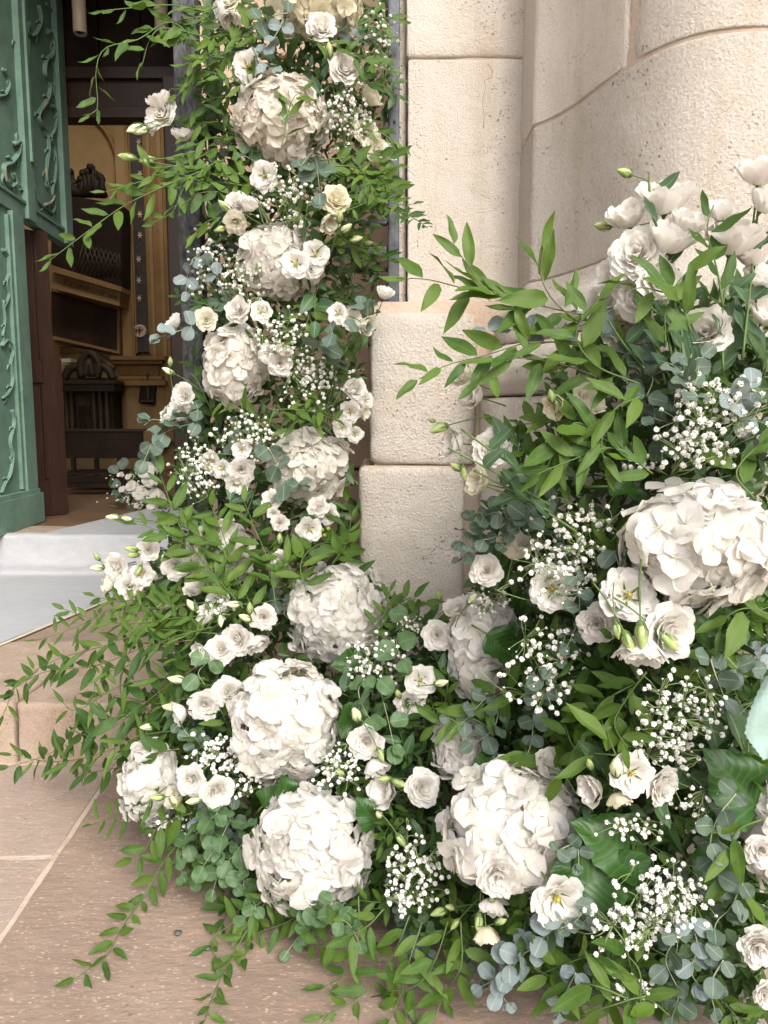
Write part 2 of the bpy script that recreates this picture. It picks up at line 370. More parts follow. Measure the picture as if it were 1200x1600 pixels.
OUTER = [rose_petal('outer_petal', ((.05, 0), (.60, .02), (.74, .34), (1.12, .26+.12*(i % 2))), R(48), .08, .085, i) for i in range(4)]
OUT2 = [rose_petal('outer_petal', ((.05, 0), (.52, .05), (.64, .42), (.96, .46)), R(50), .10, .075, i+60) for i in range(4)]
MIDP = [rose_petal('middle_petal', ((.05, .05), (.46, .08), (.52, .46), (.78, .60)), R(54), .13, .065, i+10) for i in range(4)]
MID2 = [rose_petal('middle_petal', ((.05, .05), (.38, .10), (.42, .50), (.60, .68)), R(60), .15, .055, i+70) for i in range(3)]
INN = [rose_petal('inner_petal', ((.04, .1), (.28, .14), (.30, .5), (.42, .72)), R(70), .20, .045, i+20) for i in range(3)]
CORE = [rose_petal('core_petal', ((.03, .1), (.15, .2), (.15, .5), (.20, .76)), R(100), .34, .03, i+30) for i in range(3)]
CUPO = [rose_petal('cup_petal', ((.05, 0), (.62, .0), (.66, .58), (.98, .92)), R(54), .08, .10, i+40) for i in range(4)]
CUPM = [rose_petal('cup_inner_petal', ((.05, .05), (.46, .08), (.46, .62), (.68, 1.02)), R(60), .12, .08, i+50) for i in range(4)]
def centre_mesh():
    b = MB(); r = random.Random(4)
    b.lathe([(.001, .56), (.07, .52), (.10, .42), (.09, .25), (.07, .1)], 8)
    for k in range(7):
        a = k*.9; q = V3((math.cos(a)*.16, math.sin(a)*.16, .36+.06*r.random()))
        b.tube([V3((math.cos(a)*.06, math.sin(a)*.06, .1)), q], .012, .012, 4)
        b.tube([q, q+V3((math.cos(a)*.05, math.sin(a)*.05, .09))], .035, .03, 5)
    return b.mesh('centre', CENTRE)
CEN = centre_mesh()
def calyx_mesh():
    b = MB()
    b.lathe([(.035, -.35), (.05, -.12), (.12, -.02), (.16, .08)], 8)
    pts = [V3((0, 0, -.1)), V3((.02, .01, -.7)), V3((.05, .03, -1.4)), V3((.12, .04, -2.0))]
    b.tube(catmull(pts, 3), .045, .05, 5)
    for k in range(5):
        a = k*2*math.pi/5; c, s = math.cos(a), math.sin(a); w_ = .05
        q = [V3((c*.10, s*.10, -.05)), V3((c*.30-s*w_, s*.30+c*w_, .16)), V3((c*.30+s*w_, s*.30-c*w_, .16)), V3((c*.55, s*.55, .46))]
        b.add(q, [(0, 1, 2), (1, 3, 2)])
    return b.mesh('calyx_and_stem', STEM)
CALYX = calyx_mesh()
def bud_meshes():
    out = []
    for s in range(3):
        vs = []; uv = []; fs = []; n = 12; rows = 9
        for j in range(rows+1):
            t = j/rows; rr = .30*(math.sin(math.pi*min(1, (t*.93+.05))))**.75*(1-.25*t)
            for k in range(n):
                a = 2*math.pi*k/n + t*1.9; q = rr*(1+.13*math.sin(3*(2*math.pi*k/n)+s))
                vs.append((q*math.cos(a), q*math.sin(a), t*1.15))
        for j in range(rows):
            for k in range(n): fs.append((j*n+k, j*n+(k+1) % n, (j+1)*n+(k+1) % n, (j+1)*n+k))
        out.append(mesh('bud', vs, fs, (BUDM, BUDM, BUDG)[s]))
    return out
BUDS = bud_meshes()
def bud_calyx():
    b = MB(); b.lathe([(.03, -.3), (.05, -.08), (.16, .0), (.22, .16), (.20, .2)], 8)
    b.tube(catmull([V3((0, 0, -.1)), V3((.05, 0, -.8)), V3((.16, .05, -1.7)), V3((.4, .1, -2.6))], 4), .035, .045, 5)
    for k in range(5):
        a = k*2*math.pi/5; c, s = math.cos(a), math.sin(a); w_ = .06
        q = [V3((c*.2-s*w_, s*.2+c*w_, .06)), V3((c*.2+s*w_, s*.2-c*w_, .06)), V3((c*.33-s*w_*.6, s*.33+c*w_*.6, .42)), V3((c*.33+s*w_*.6, s*.33-c*w_*.6, .42)), V3((c*.29, s*.29, .8))]
        b.add(q, [(0, 1, 3, 2), (2, 3, 4)])
    return b.mesh('bud_calyx', STEM)
BCAL = bud_calyx()
def hyd_floret(seed):
    r = random.Random(seed); vs = []; uv = []; fs = []; nu, nv = 5, 5
    for p in range(4):
        a0 = p*math.pi/2 + (r.random()-.5)*.25; L = .92+r.random()*.22; cup = .30+r.random()*.45; lift = (p % 2)*.06; tw = (r.random()-.5)*.5
        wd = .64+r.random()*.12; base = len(vs); ph = r.random()*6
        for j in range(nv+1):
            t = j/nv; w_ = wd*(math.sin(math.pi*(.12+.80*t**.9)))**.6*(1.0 if t < .8 else 1-.9*(t-.8)**1.2*1.6)
            if j == 0: w_ = .08
            for i in range(nu+1):
                s = 2*i/nu-1
                x = L*t*(1-.10*s*s*t); y = s*w_
                z = lift + .10 + cup*(t*t*.55) - .28*t**3 + .13*s*s*(1 if cup > .5 else -1) + tw*s*t*.4 + .05*math.sin(5*s+ph+4*t)*t
                vs.append((x*math.cos(a0)-y*math.sin(a0), x*math.sin(a0)+y*math.cos(a0), z)); uv.append((i/nu, .16+.84*t))
        n = nu+1
        for j in range(nv):
            for i in range(nu): fs.append(tuple(base+q for q in (j*n+i, j*n+i+1, (j+1)*n+i+1, (j+1)*n+i)))
    b0 = len(vs)                       # the tiny central bead and the pedicel
    for j, (rr, z) in enumerate(((.001, .22), (.08, .18), (.06, .06), (.03, -.6))):
        for k in range(5):
            a = k*2*math.pi/5; vs.append((rr*math.cos(a), rr*math.sin(a), z)); uv.append((.5, .1))
    for j in range(3):
        for k in range(5): fs.append((b0+j*5+k, b0+j*5+(k+1) % 5, b0+(j+1)*5+(k+1) % 5, b0+(j+1)*5+k))
    return mesh('floret', vs, fs, PETAL, True, uv)
HYF = [hyd_floret(i) for i in range(7)]
def ball(rx, n=12, m=8):
    return [(rx*math.sin(math.pi*(j+.02)/(m+.04)), -rx*math.cos(math.pi*j/m)) for j in range(m+1)]
def core_mesh():
    b = MB(); b.lathe(ball(1.0, 14, 9), 14); return b.mesh('core', CORE_M)
CORE_M = m_plain('hydrangea_core', (.62, .60, .48, 1), .8, .1, .4, 60)
HCORE = core_mesh()
def gyp_floret(seed, small=False):
    r = random.Random(seed); b = MB(); n = 15 if not small else 7
    for k in range(n):
        t = (k+.5)/n; ph = k*2.399; el = math.acos(1-1.35*t); L = .62 - .12*t
        d = V3((math.sin(el)*math.cos(ph), math.sin(el)*math.sin(ph), math.cos(el)))
        m = frame(d, V3((r.random()-.5, r.random()-.5, r.random()-.5)) + d.orthogonal())
        wq = .30
        q = [V3((0, 0, 0)), V3((-wq, L*.6, .05)), V3((wq, L*.6, -.05)), V3((-wq*.8, L*.97, .12)), V3((0, L*.86, 0)), V3((wq*.8, L*1.0, -.02))]
        b.add([m @ x for x in q], [(0, 2, 1), (1, 2, 4), (1, 4, 3), (2, 5, 4)])
    b.lathe([(.05, -.55), (.16, -.2), (.2, 0)], 5, mi=1)
    return b.mesh('gypsophila_floret', mats=[GYPM, STEM], smooth=False)
GYF = [gyp_floret(i) for i in range(4)]
GYB = gyp_floret(9, True)

# ------------------------------------------------------------------ depth of the arrangement's outer surface (photo pixel -> metres)
CTRL = [(450, 0, 1.80), (330, 0, 1.84), (600, 0, 1.84), (440, 190, 1.76), (600, 200, 1.86), (320, 200, 1.86), (435, 410, 1.75), (300, 420, 1.84), (590, 420, 1.86), (365, 570, 1.75), (560, 620, 1.84), (280, 640, 1.82),
        (480, 727, 1.74), (310, 740, 1.78), (555, 800, 1.78), (350, 870, 1.66), (230, 880, 1.72), (150, 900, 1.75), (530, 955, 1.56), (412, 966, 1.56), (80, 1000, 1.76), (20, 1080, 1.80), (200, 1080, 1.66), (60, 1180, 1.86), (330, 1020, 1.56),
        (310, 1110, 1.50), (445, 1125, 1.36), (240, 1220, 1.46), (180, 1200, 1.62), (320, 1240, 1.38), (330, 1350, 1.38), (270, 1300, 1.48), (485, 1325, 1.25), (600, 1200, 1.32), (640, 1080, 1.40), (690, 1000, 1.42), (620, 930, 1.58), (755, 1010, 1.34),
        (650, 1370, 1.20), (720, 1160, 1.30), (800, 1290, 1.07), (560, 1480, 1.20), (660, 1530, 1.14), (400, 1450, 1.32), (860, 1400, 1.00), (900, 900, 1.14), (840, 1030, 1.16), (1000, 980, 1.02), (1090, 850, 1.00), (1050, 400, 1.12), (1180, 300, 1.12),
        (870, 620, 1.14), (720, 650, 1.22), (750, 750, 1.20), (760, 480, 1.18), (640, 430, 1.26), (680, 590, 1.16), (1100, 650, 1.06), (760, 870, 1.24), (860, 760, 1.16), (1060, 1120, 1.00), (1180, 1300, .96), (990, 1220, 1.00), (1010, 1430, .97), (1150, 1550, .94), (780, 1500, 1.06), (960, 1560, .97)]
def YS(u, v):
    a = b = 0
    for x, y, d in CTRL:
        q = 1/(((x-u)**2+(y-v)**2)**1.5+400); a += q*d; b += q
    return a/b
MASK = [(305, 0), (612, 0), (615, 120), (605, 330), (575, 350), (590, 430), (580, 500), (560, 560), (562, 640), (545, 700), (552, 760), (553, 830), (556, 880), (600, 925), (650, 975), (710, 975), (740, 920), (760, 870), (755, 820), (800, 780), (850, 700), (850, 630),
        (900, 560), (1000, 500), (1090, 470), (1220, 430), (1220, 1620), (1180, 1600), (900, 1560), (745, 1480), (600, 1440), (450, 1430), (330, 1390), (275, 1320), (215, 1260), (200, 1190), (225, 1100), (280, 1030), (240, 960), (205, 925), (240, 870), (262, 790), (285, 720), (300, 600), (310, 480), (315, 380), (300, 300), (290, 230), (320, 150)]
def inside(u, v, poly=MASK):
    c = False; j = len(poly)-1
    for i in range(len(poly)):
        x0, y0 = poly[i]; x1, y1 = poly[j]
        if (y0 > v) != (y1 > v) and u < (x1-x0)*(v-y0)/(y1-y0)+x0: c = not c
        j = i
    return c

#               u    v    rx  ry   tint  phrase used as landmark,  own label
WHT = (.84, .815, .77, 1); WARM = (.82, .785, .72, 1); BEI = (.83, .78, .70, 1); YEL = (.82, .77, .60, 1); CRM = (.80, .77, .65, 1)
HYD = [(490, 6, 62, 48, YEL, 'the topmost hydrangea', 'yellowish cream hydrangea head at the very top of the flower column'),
       (440, 190, 66, 60, BEI, 'the beige hydrangea', 'beige hydrangea head with two green leaves lying across it'),
       (437, 410, 58, 52, WARM, 'the rose-topped hydrangea', 'white hydrangea in the column with three small blooms on its right'),
       (368, 572, 46, 58, WARM, 'the narrow column hydrangea', 'narrow white hydrangea on the left side of the column'),
       (482, 730, 58, 60, WARM, 'the lowest column hydrangea', 'cream white hydrangea with round grey eucalyptus leaves across its lower left'),
       (530, 955, 78, 76, WHT, 'the hydrangea by the wall', 'round white hydrangea at the foot of the rough stone block'),
       (447, 1125, 88, 95, WHT, 'the large central hydrangea', 'large white hydrangea in the middle of the low mound'),
       (485, 1325, 90, 95, WHT, 'the hydrangea over the floor', 'white hydrangea hanging lowest above the bare stone floor'),
       (238, 1222, 42, 66, WHT, 'the leftmost hydrangea', 'leftmost white hydrangea beside two round lisianthus blooms'),
       (757, 1010, 56, 86, WHT, 'the tall hydrangea', 'tall white hydrangea partly behind leaves under the rough pilaster'),
       (803, 1292, 112, 96, WHT, 'the widest hydrangea', 'widest white hydrangea near the bottom with open lisianthus at its foot'),
       (1090, 852, 110, 92, WHT, 'the big right hydrangea', 'big loose petalled white hydrangea at right above dark leaves'),
       (1212, 1290, 56, 88, WHT, 'the edge hydrangea', 'white hydrangea cut off by the right edge of the picture'),
       (345, 868, 50, 52, WARM, 'the leaf-covered hydrangea', 'cream hydrangea half covered by upright ruscus leaves'),
       (722, 1172, 48, 46, WHT, 'the half hidden hydrangea', 'small white hydrangea half hidden behind grey eucalyptus')]
HREC = []
for (u, v, rx, ry, tint, ph, lab) in HYD:
    Y = YS(u, v); rm = (rx+ry)/2*pxm(Y); HREC.append((u, v, rx, ry, Y+rm*.75, ph))
def in_hyd(u, v, k=1.0):
    for (hu, hv, rx, ry, Y, ph) in HREC:
        if ((u-hu)/rx)**2+((v-hv)/ry)**2 < k*k: return (hu, hv, rx, ry, Y)
    return None
def surf_front(u, v):                 # YS, or the front of the hydrangea that stands there
    Y = YS(u, v); h = in_hyd(u, v, .98)
    if h:
        q = 1-((u-h[0])/h[2])**2-((v-h[1])/h[3])**2
        Y = min(Y, h[4]-math.sqrt(max(0, q))*(h[2]+h[3])/2*pxm(h[4])-.012)
    return Y

# ------------------------------------------------------------------ unique labels by landmark
USED = {}
def where(u, v, landmarks=None):
    best = None
    for (hu, hv, rx, ry, Y, ph) in HREC:
        d = math.hypot(u-hu, v-hv)-(rx+ry)/3
        if best is None or d < best[0]: best = (d, hu, hv, rx, ry, ph)
    d, hu, hv, rx, ry, ph = best; dx, dy = u-hu, v-hv
    if math.hypot(dx/rx, dy/ry) < .85: return 'lying on '+ph, d
    a = math.degrees(math.atan2(-dy, dx)) % 360
    s = ['right of', 'above right of', 'above', 'above left of', 'left of', 'below left of', 'below', 'below right of'][int(((a+22.5) % 360)//45)]
    return s+' '+ph, d
PENDING = []
def label_later(o, head, u, v): 
    w_, d = where(u, v); PENDING.append((head, w_, d, o))
ORD = ['nearest', 'second', 'third', 'fourth', 'fifth', 'sixth', 'seventh', 'eighth', 'ninth', 'tenth', 'eleventh', 'twelfth', 'thirteenth', 'fourteenth', 'fifteenth', 'sixteenth', 'seventeenth', 'eighteenth', 'nineteenth', 'twentieth']
def write_labels():
    g = {}
    for head, w_, d, o in PENDING: g.setdefault((head, w_), []).append((d, o))
    for (head, w_), l in g.items():
        l.sort(key=lambda q: q[0])
        for i, (d, o) in enumerate(l):
            o['label'] = (head+' '+w_) if len(l) == 1 else ORD[min(i, 19)]+' '+head+' '+w_+(', counting outwards' if i else '')

# ------------------------------------------------------------------ builders of the plants
def build_hydrangea(u, v, rx, ry, tint, Yc, lab, seed):
    r = random.Random(seed); c = P(u, v, Yc); k = pxm(Yc); RX, RZ = rx*k, ry*k; RY = (RX+RZ)/2*.95
    fl = .0225 if rx < 100 else (.031 if u > 1000 else .027)
    o = thing('hydrangea', lab, 'hydrangea', c, 'hydrangea heads of the flower arrangement')
    part('core', HCORE, o, SC((RX*.72, RY*.72, RZ*.72)))
    b = MB(); b.tube([V3((0, RY*.5, -RZ*.3)), V3((.01, RY*1.3, -RZ*1.0)), V3((.0, RY*2.0, -RZ*1.4))], .004, .004, 6); part('stem', b.mesh('stem', STEM), o)
    N = int(4*math.pi*RX*RZ/(fl*fl*.88)); N = min(N, 290)
    for i in range(N):
        t = (i+.5)/N; z = 1-2*t; a = i*2.39996+r.random()*.35; s = math.sqrt(1-z*z)
        d = V3((s*math.cos(a), z, s*math.sin(a)))
        if d.y > .35: continue
        lump = 1.0 + .26*noise.noise(d*2.3+V3((seed*3.7, 0, 0))) + (r.random()-.5)*.13
        p = V3((d.x*(RX-.3*fl), d.y*(RY-.4*fl), d.z*(RZ-.3*fl)))*lump
        nrm = V3((d.x/RX, d.y/RY, d.z/RZ)).normalized() + V3((r.random()-.5, r.random()-.5, r.random()-.5))*1.0
        f = fl*(.72+.42*r.random())
        q = .90+.08*r.random()
        part('floret', r.choice(HYF), o, T(p) @ zframe(nrm, r.random()*6.28) @ SC(f), (min(1, tint[0]*q), tint[1]*q, tint[2]*q*(.97+.05*r.random()), 1))
    return o

def build_rose(u, v, dpx, typ, dx, dz, tint, seed, Y=None):
    r = random.Random(seed); Y = Y if Y else surf_front(u, v)-.015
    s = dpx*pxm(Y)/2; head = {'F': 'full round', 'O': 'wide open', 'C': 'side-on cupped'}[typ]
    col = {WHT: 'white', CRM: 'cream', YEL: 'pale yellow'}[tint]
    ax = V3((dx, -1.0 if typ != 'C' else -.35, dz)) + V3((r.random()-.5, 0, r.random()-.5))*.3
    s *= {'F': 1.03, 'O': 1.03, 'C': 1.08 if v > 560 or u < 900 else 1.22}[typ]
    ax.normalize(); M = zframe(ax, r.random()*6.28) @ SC(s)
    p = P(u, v, Y) - ax*s*(.25 if typ != 'C' else .45)
    o = thing('lisianthus', '', 'flower', p, 'lisianthus blooms of the flower arrangement'); label_later(o, head+' '+col+' lisianthus', u, v)
    def ring(ms, n, a0, sc=1.0, tilt=.0):
        for k in range(n):
            q = .96+.07*r.random()
            m = Matrix.Rotation(a0+k*2*math.pi/n+(r.random()-.5)*.25, 4, 'Z') @ Matrix.Rotation((r.random()-.5)*.16+tilt, 4, 'Y') @ SC((sc*(.95+.12*r.random()), sc*(.95+.12*r.random()), sc*(.92+.16*r.random())))
            part('petal', r.choice(ms), o, M @ m, (min(1, tint[0]*q), tint[1]*q, tint[2]*q, 1))
    if typ == 'C':
        ring(CUPO, 5, 0); ring(CUPO, 3, .6, .9); ring(CUPM, 5, .5); ring(CUPM, 3, .9, .75); ring(INN, 3, .9, 1.2)
    elif typ == 'O':
        ring(OUTER, 5, 0); ring(OUT2, 5, .6); ring(MIDP, 4, .3, .97); part('flower_centre', CEN, o, M @ SC(.8))
    else:
        ring(OUTER, 5, 0); ring(OUT2, 5, .6); ring(MIDP, 5, .2); ring(MID2, 5, .7); ring(INN, 4, .2); ring(CORE, 3, 1.0)
    part('stem', CALYX, o, M)
    return o

def build_bud(u, v, Lpx, dx, dz, kind, seed):
    r = random.Random(seed); Y = surf_front(u, v)-.03; s = Lpx*pxm(Y)/1.15
    ax = V3((dx, -.35, dz)).normalized(); M = zframe(ax, r.random()*6) @ SC(s)
    p = P(u, v, Y)-ax*s*.5
    o = thing('lisianthus_bud', '', 'flower bud', p, 'closed lisianthus buds of the flower arrangement')
    label_later(o, ('closed cream lisianthus bud', 'closed cream lisianthus bud', 'closed green lisianthus bud')[kind], u, v)
    part('bud', BUDS[kind], o, M); part('calyx', BCAL, o, M)
    return o

OUTW = V3((0, -.8, .6))
def build_branch(pts, leaf_px, spacing, meshes, stem_mat, name, cat, group, label=None, head=None, luv=None, pair=False, jit=.5, ang=48, seed=0, rad=.0016, side_n=None, droop=0.0, smin=.62, skip=0.0, pack=1.0):
    """pts: world points from root to tip."""
    r = random.Random(seed); p0 = pts[0].copy()
    c = catmull([p-p0 for p in pts], 8)
    L = sum((b-a).length for a, b in zip(c, c[1:]))
    o = thing(name, label or '', cat, p0, group)
    if head: label_later(o, head, *luv)
    mb = MB(); mb.tube(resample(c, max(.008, L/26))+[c[-1]], rad, rad*.5, 4)
    part('stem', mb.mesh('stem', stem_mat), o)
    q = resample(c, spacing); N = len(q)
    for i in range(N):
        if i/N < skip: continue
        t = (q[min(i+1, N-1)] - q[max(i-1, 0)]).normalized() if N > 1 else V3((0, 0, 1))
        out = (side_n or OUTW) + V3((r.random()-.5, r.random()-.5, r.random()-.5))*jit*1.6
        side = t.cross(out).normalized()
        if pair: side = Matrix.Rotation((i % 2)*1.1+(r.random()-.5)*.7, 3, t) @ side
        for sg in ((1, -1) if pair else ((1,) if i % 2 else (-1,))):
            a = R(ang+(r.random()-.5)*52) if i < N-1 else R(10)
            sz = leaf_px*(smin+(1-smin)*math.sin(math.pi*min(1, .22+.7*i/max(1, N-1))))*(.82+.36*r.random())
            d = t*math.cos(a)+side*(sg*math.sin(a))+V3((r.random()-.5, r.random()-.5, r.random()-.5))*jit*1.0 + V3((0, 0, -droop))
            nrm = out + V3((r.random()-.5, r.random()-.5, r.random()-.5))*jit*1.8
            st = d.normalized()*sz*.07
            part('leaf', r.choice(meshes), o, T(q[i]+st) @ frame(d, nrm) @ SC(sz))
    return o
GRP_R = 'ruscus branches of the flower arrangement'; GRP_E = 'eucalyptus sprigs of the flower arrangement'
def px_path(path, dY=0.0, clampz=True):
    out = []
    for q in path:
        u, v = q[0], q[1]; Y = q[2] if len(q) > 2 else YS(u, v)+dY
        p = P(u, v, Y)
        if clampz and p.z < .012: p = PZ(u, v, .012)
        out.append(p)
    return out
def ruscus(path, leaf_px, dY=-.02, dark=False, label=None, seed=0, narrow=False, sp=.36, **k):
    pts = px_path(path, dY); Ym = sum(p.y for p in pts)/len(pts); L = leaf_px*pxm(Ym)*1.08
    mid = path[len(path)//2]
    return build_branch(pts, L, L*sp, RUSN if narrow else (RUSLD if dark else RUSL), STEM if not dark else STEM_B, 'ruscus_branch', 'ruscus', GRP_R,
                        label=label, head=None if label else 'glossy green ruscus branch', luv=(mid[0], mid[1]), seed=seed, **k)
def eucal(path, leaf_px, kind='g', dY=-.01, label=None, seed=0, sp=.95, **k):
    pts = px_path(path, dY); Ym = sum(p.y for p in pts)/len(pts); L = leaf_px*pxm(Ym); mid = path[len(path)//2]
    ms = {'e': EUL, 'b': EULB, 'g': EULG}[kind]; hd = {'e': 'grey-green eucalyptus sprig', 'b': 'blue-grey eucalyptus sprig', 'g': 'green round-leaved eucalyptus sprig'}[kind]
    return build_branch(pts, L, L*sp, ms, STEM_P, 'eucalyptus_sprig', 'eucalyptus', GRP_E, label=label, head=None if label else hd, luv=(mid[0], mid[1]), pair=True, ang=68, seed=seed, rad=.0011, **k)

def build_gyp(u, v, rx, ry, fpx, n, seed, Y=None, rootdir=(0, 1)):
    n = int(n*(2.0 if u > 620 else 1.8)); fpx *= (.72 if u > 620 else .80); rx *= (1.42 if u > 620 else 1.3); ry *= (1.34 if u > 620 else 1.25)
    r = random.Random(seed); Y = (Y or surf_front(u, v)-.02); c = P(u, v, Y); k = pxm(Y); RX, RZ = rx*k, ry*k; RY = min(RX, RZ)*.6
    root = V3((rootdir[0]*RX*.9, RY*1.2+.04, -rootdir[1]*RZ*1.0))
    o = thing('gypsophila_spray', '', 'gypsophila', c, 'sprays of white gypsophila in the arrangement'); label_later(o, "airy spray of tiny white gypsophila", u, v)
    mb = MB(); nodes = []
    for i in range(max(5, n//6)):
        a = V3((r.gauss(0, .45)*RX, r.gauss(0, .4)*RY+RY*.4, r.gauss(0, .45)*RZ)); nodes.append(a)
        m = root.lerp(a, .5)+V3((r.random()-.5, r.random()-.5, r.random()-.5))*RX*.3
        mb.tube(catmull([root, m, a], 4), .0011, .0008, 3)
    f = fpx*k*.92
    for i in range(n):
        while True:
            d = V3((r.uniform(-1, 1), r.uniform(-1, 1), r.uniform(-1, 1)))
            if d.length <= 1: break
        p = V3((d.x*RX, d.y*RY-.3*RY*(1-d.length), d.z*RZ))
        if i % 3: p = p.lerp(r.choice(nodes), .35)
        nb = min(nodes, key=lambda q: (q-p).length)
        mm = nb.lerp(p, .55)+V3((r.random()-.5, r.random()-.5, r.random()-.5))*.006
        mb.tube([nb, mm, p], .00065, .0005, 3)
        small = r.random() < .2; s = f*(.8+.45*r.random())*(.5 if small else 1)
        ax = (p-nb).normalized()*.5+V3((r.random()-.5, -.6, .5+r.random()*.5))
        part('floret', GYB if small else r.choice(GYF), o, T(p) @ zframe(ax, r.random()*6) @ SC(s*.85))
    part('stems', mb.mesh('stems', STEM_G), o)
    return o

# ================================================================== THE SETTING
def grid_box(x0, y0, z0, x1, y1, z1, step, rad, amp, seed, nscale=9, chips=0.0):
    """box with rounded, uneven edges (limestone block)"""
    dims = (x1-x0, y1-y0, z1-z0); n = [max(2, int(d/step)) for d in dims]; lo = V3((x0, y0, z0)); vs = []; fs = []; idx = {}
    def ax(d):
        rr = min(rad, d*.2); ns = max(1, int((d-4*rr)/step)); return [0, rr*.35, rr, 2*rr]+[2*rr+(d-4*rr)*q/ns for q in range(1, ns)]+[d-2*rr, d-rr, d-rr*.35, d]
    AX = [ax(d) for d in dims]; n = [len(q)-1 for q in AX]
    def vert(i, j, k):
        key = (i, j, k)
        if key in idx: return idx[key]
        p = V3((lo.x+AX[0][i], lo.y+AX[1][j], lo.z+AX[2][k]))
        sn = V3((seed*3.1, seed*1.7, 0))
        rr = rad*(1+.6*noise.noise(p*14+sn)) + chips*max(0, noise.noise(p*8+sn)-.15)
        inn = V3((min(max(p.x, x0+rr), x1-rr), min(max(p.y, y0+rr), y1-rr), min(max(p.z, z0+rr), z1-rr))); dd = p-inn
        if dd.length > 1e-9:
            nn = dd.normalized(); p = inn+nn*rr
        else: nn = V3((0, 0, 0))
        p = p + nn*(amp*(noise.noise(p*nscale+sn)+.5*noise.noise(p*nscale*3.1+sn)))
        vs.append(p); idx[key] = len(vs)-1; return idx[key]
    a, b, c = n
    for i in range(a):
        for j in range(b):
            fs.append((vert(i, j, 0), vert(i, j+1, 0), vert(i+1, j+1, 0), vert(i+1, j, 0))); fs.append((vert(i, j, c), vert(i+1, j, c), vert(i+1, j+1, c), vert(i, j+1, c)))
    for i in range(a):
        for k in range(c):
            fs.append((vert(i, 0, k), vert(i+1, 0, k), vert(i+1, 0, k+1), vert(i, 0, k+1))); fs.append((vert(i, b, k), vert(i, b, k+1), vert(i+1, b, k+1), vert(i+1, b, k)))
    for j in range(b):
        for k in range(c):
            fs.append((vert(0, j, k), vert(0, j, k+1), vert(0, j+1, k+1), vert(0, j+1, k))); fs.append((vert(a, j, k), vert(a, j+1, k), vert(a, j+1, k+1), vert(a, j, k+1)))
    return vs, fs
def block(parent, name, a, b, mat=None, step=.02, rad=.006, amp=.0025, seed=0, nscale=9, chips=0.0, label=None):
    vs, fs = grid_box(a[0], a[1], a[2], b[0], b[1], b[2], step, rad, amp, seed, nscale, chips)
    o = part(name, mesh(name, vs, fs, mat or STONE), parent)
    if label: o['label'] = label
    return o

# --- ground far away, paving slabs near
b = MB(); b.box((-60, -60, -.12), (60, 1.0, -.06)); b.box((-60, 1.0, -.12), (60, 12, -.062))
ground = struct('ground', b.mesh('ground', MORTAR, False))
rowsx = []
TH = R(2.7); ct, st_ = math.cos(TH), math.sin(TH)   # paving runs 2.7 degrees left of the view
A0 = PZ(0, 1465, 0); A1 = PZ(160, 1225, 0); jx = A0.x + (A1.x-A0.x)*(0-A0.y)/(A1.y-A0.y)
pv = struct('paving', None)
def slab(x0, y0, x1, y1, mat, seed, z1=0.0):
    vs, fs = grid_box(x0, y0, -.05, x1, y1, z1, .03, .0035, .0012, seed, 5, .012)
    out = []
    for p in vs: out.append(V3((jx + (p.x)*ct - (p.y)*st_*1.0, (p.x)*st_ + p.y*ct, p.z)))
    part('paving_slab', mesh('paving_slab', out, fs, mat), pv)
g = .005
b = MB(); b.box((-60, -60, -.055), (60, 2.06, -.0025)); struct('joint_mortar', b.mesh('joint_mortar', MORTAR, False))
hjy = PZ(40, 1338, 0).y
slab(-.62, hjy+g, -g, 2.03, FLOOR_L, 1); slab(-.62, .55, -g, hjy-g, FLOOR_L, 2, -.001)
slab(g, .9, 1.02, 2.03, FLOOR, 3); slab(g, -.1, 1.02, .9-2*g, FLOOR, 4)
slab(-1.5, .2, -.62-2*g, 1.35, FLOOR, 5); slab(-1.5, 1.35+2*g, -.62-2*g, 2.03, FLOOR_L, 6); slab(-.62, -.5, -g, .55-2*g, FLOOR, 7)
slab(1.02+2*g, .7, 2.1, 2.03, FLOOR_L, 8); slab(1.02+2*g, -.4, 2.1, .7-2*g, FLOOR, 9)
for i in range(3):
    for j in range(3): slab(-1.9+1.4*i, -1.9-1.4*j, -.51+1.4*i-2*g, -.52-1.4*j, (FLOOR, FLOOR_L)[(i+j) % 2], 10+i*3+j)

# --- two stone steps up to the door
Z1, Z2 = .170, .357
stp = struct('lower_step', None); xs = [-6, -3.4, -1.72, -.98, -.02]
def stepstone(x0, x1, y0, y1, z0, z1, seed, parent, nm='step_stone', mat=STEP):
    block(parent, nm, (x0, y0, z0), (x1, y1, z1), mat, .03, .009, .004, seed, 7, .016)
stepstone(-4.5, -2.30, 2.03, 2.62, -.05, Z1, 1, stp); stepstone(-2.29, -1.02, 2.03, 2.62, -.05, Z1, 2, stp); stepstone(-1.01, -.045, 2.03, 2.62, -.05, Z1, 3, stp)
for i, (x0, x1) in enumerate(((-4.5, -2.9), (-2.89, -1.62), (-1.61, -.045))):
    block(stp, 'tread_slab', (x0, 2.626, .05), (x1, 3.90, Z1-.001*i), FLOOR_L if i == 1 else FLOOR, .06, .006, .0015, 20+i, 5)
us = struct('upper_step', None)
for i, (x0, x1) in enumerate(((-4.5, -2.4), (-2.39, -1.2), (-1.19, -.045))):
    stepstone(x0, x1, 3.86, 4.2, .05, Z2, 30+i, us)
b = MB(); b.box((-4.8, 4.2, .1), (.2, 12, Z2-.002)); struct('interior_floor', b.mesh('interior_floor', INFLOOR, False))
b = MB(); b.box((-4.6, 2.2, -.1), (-.05, 3.9, .12)); struct('step_bed', b.mesh('step_bed', MORTAR, False))

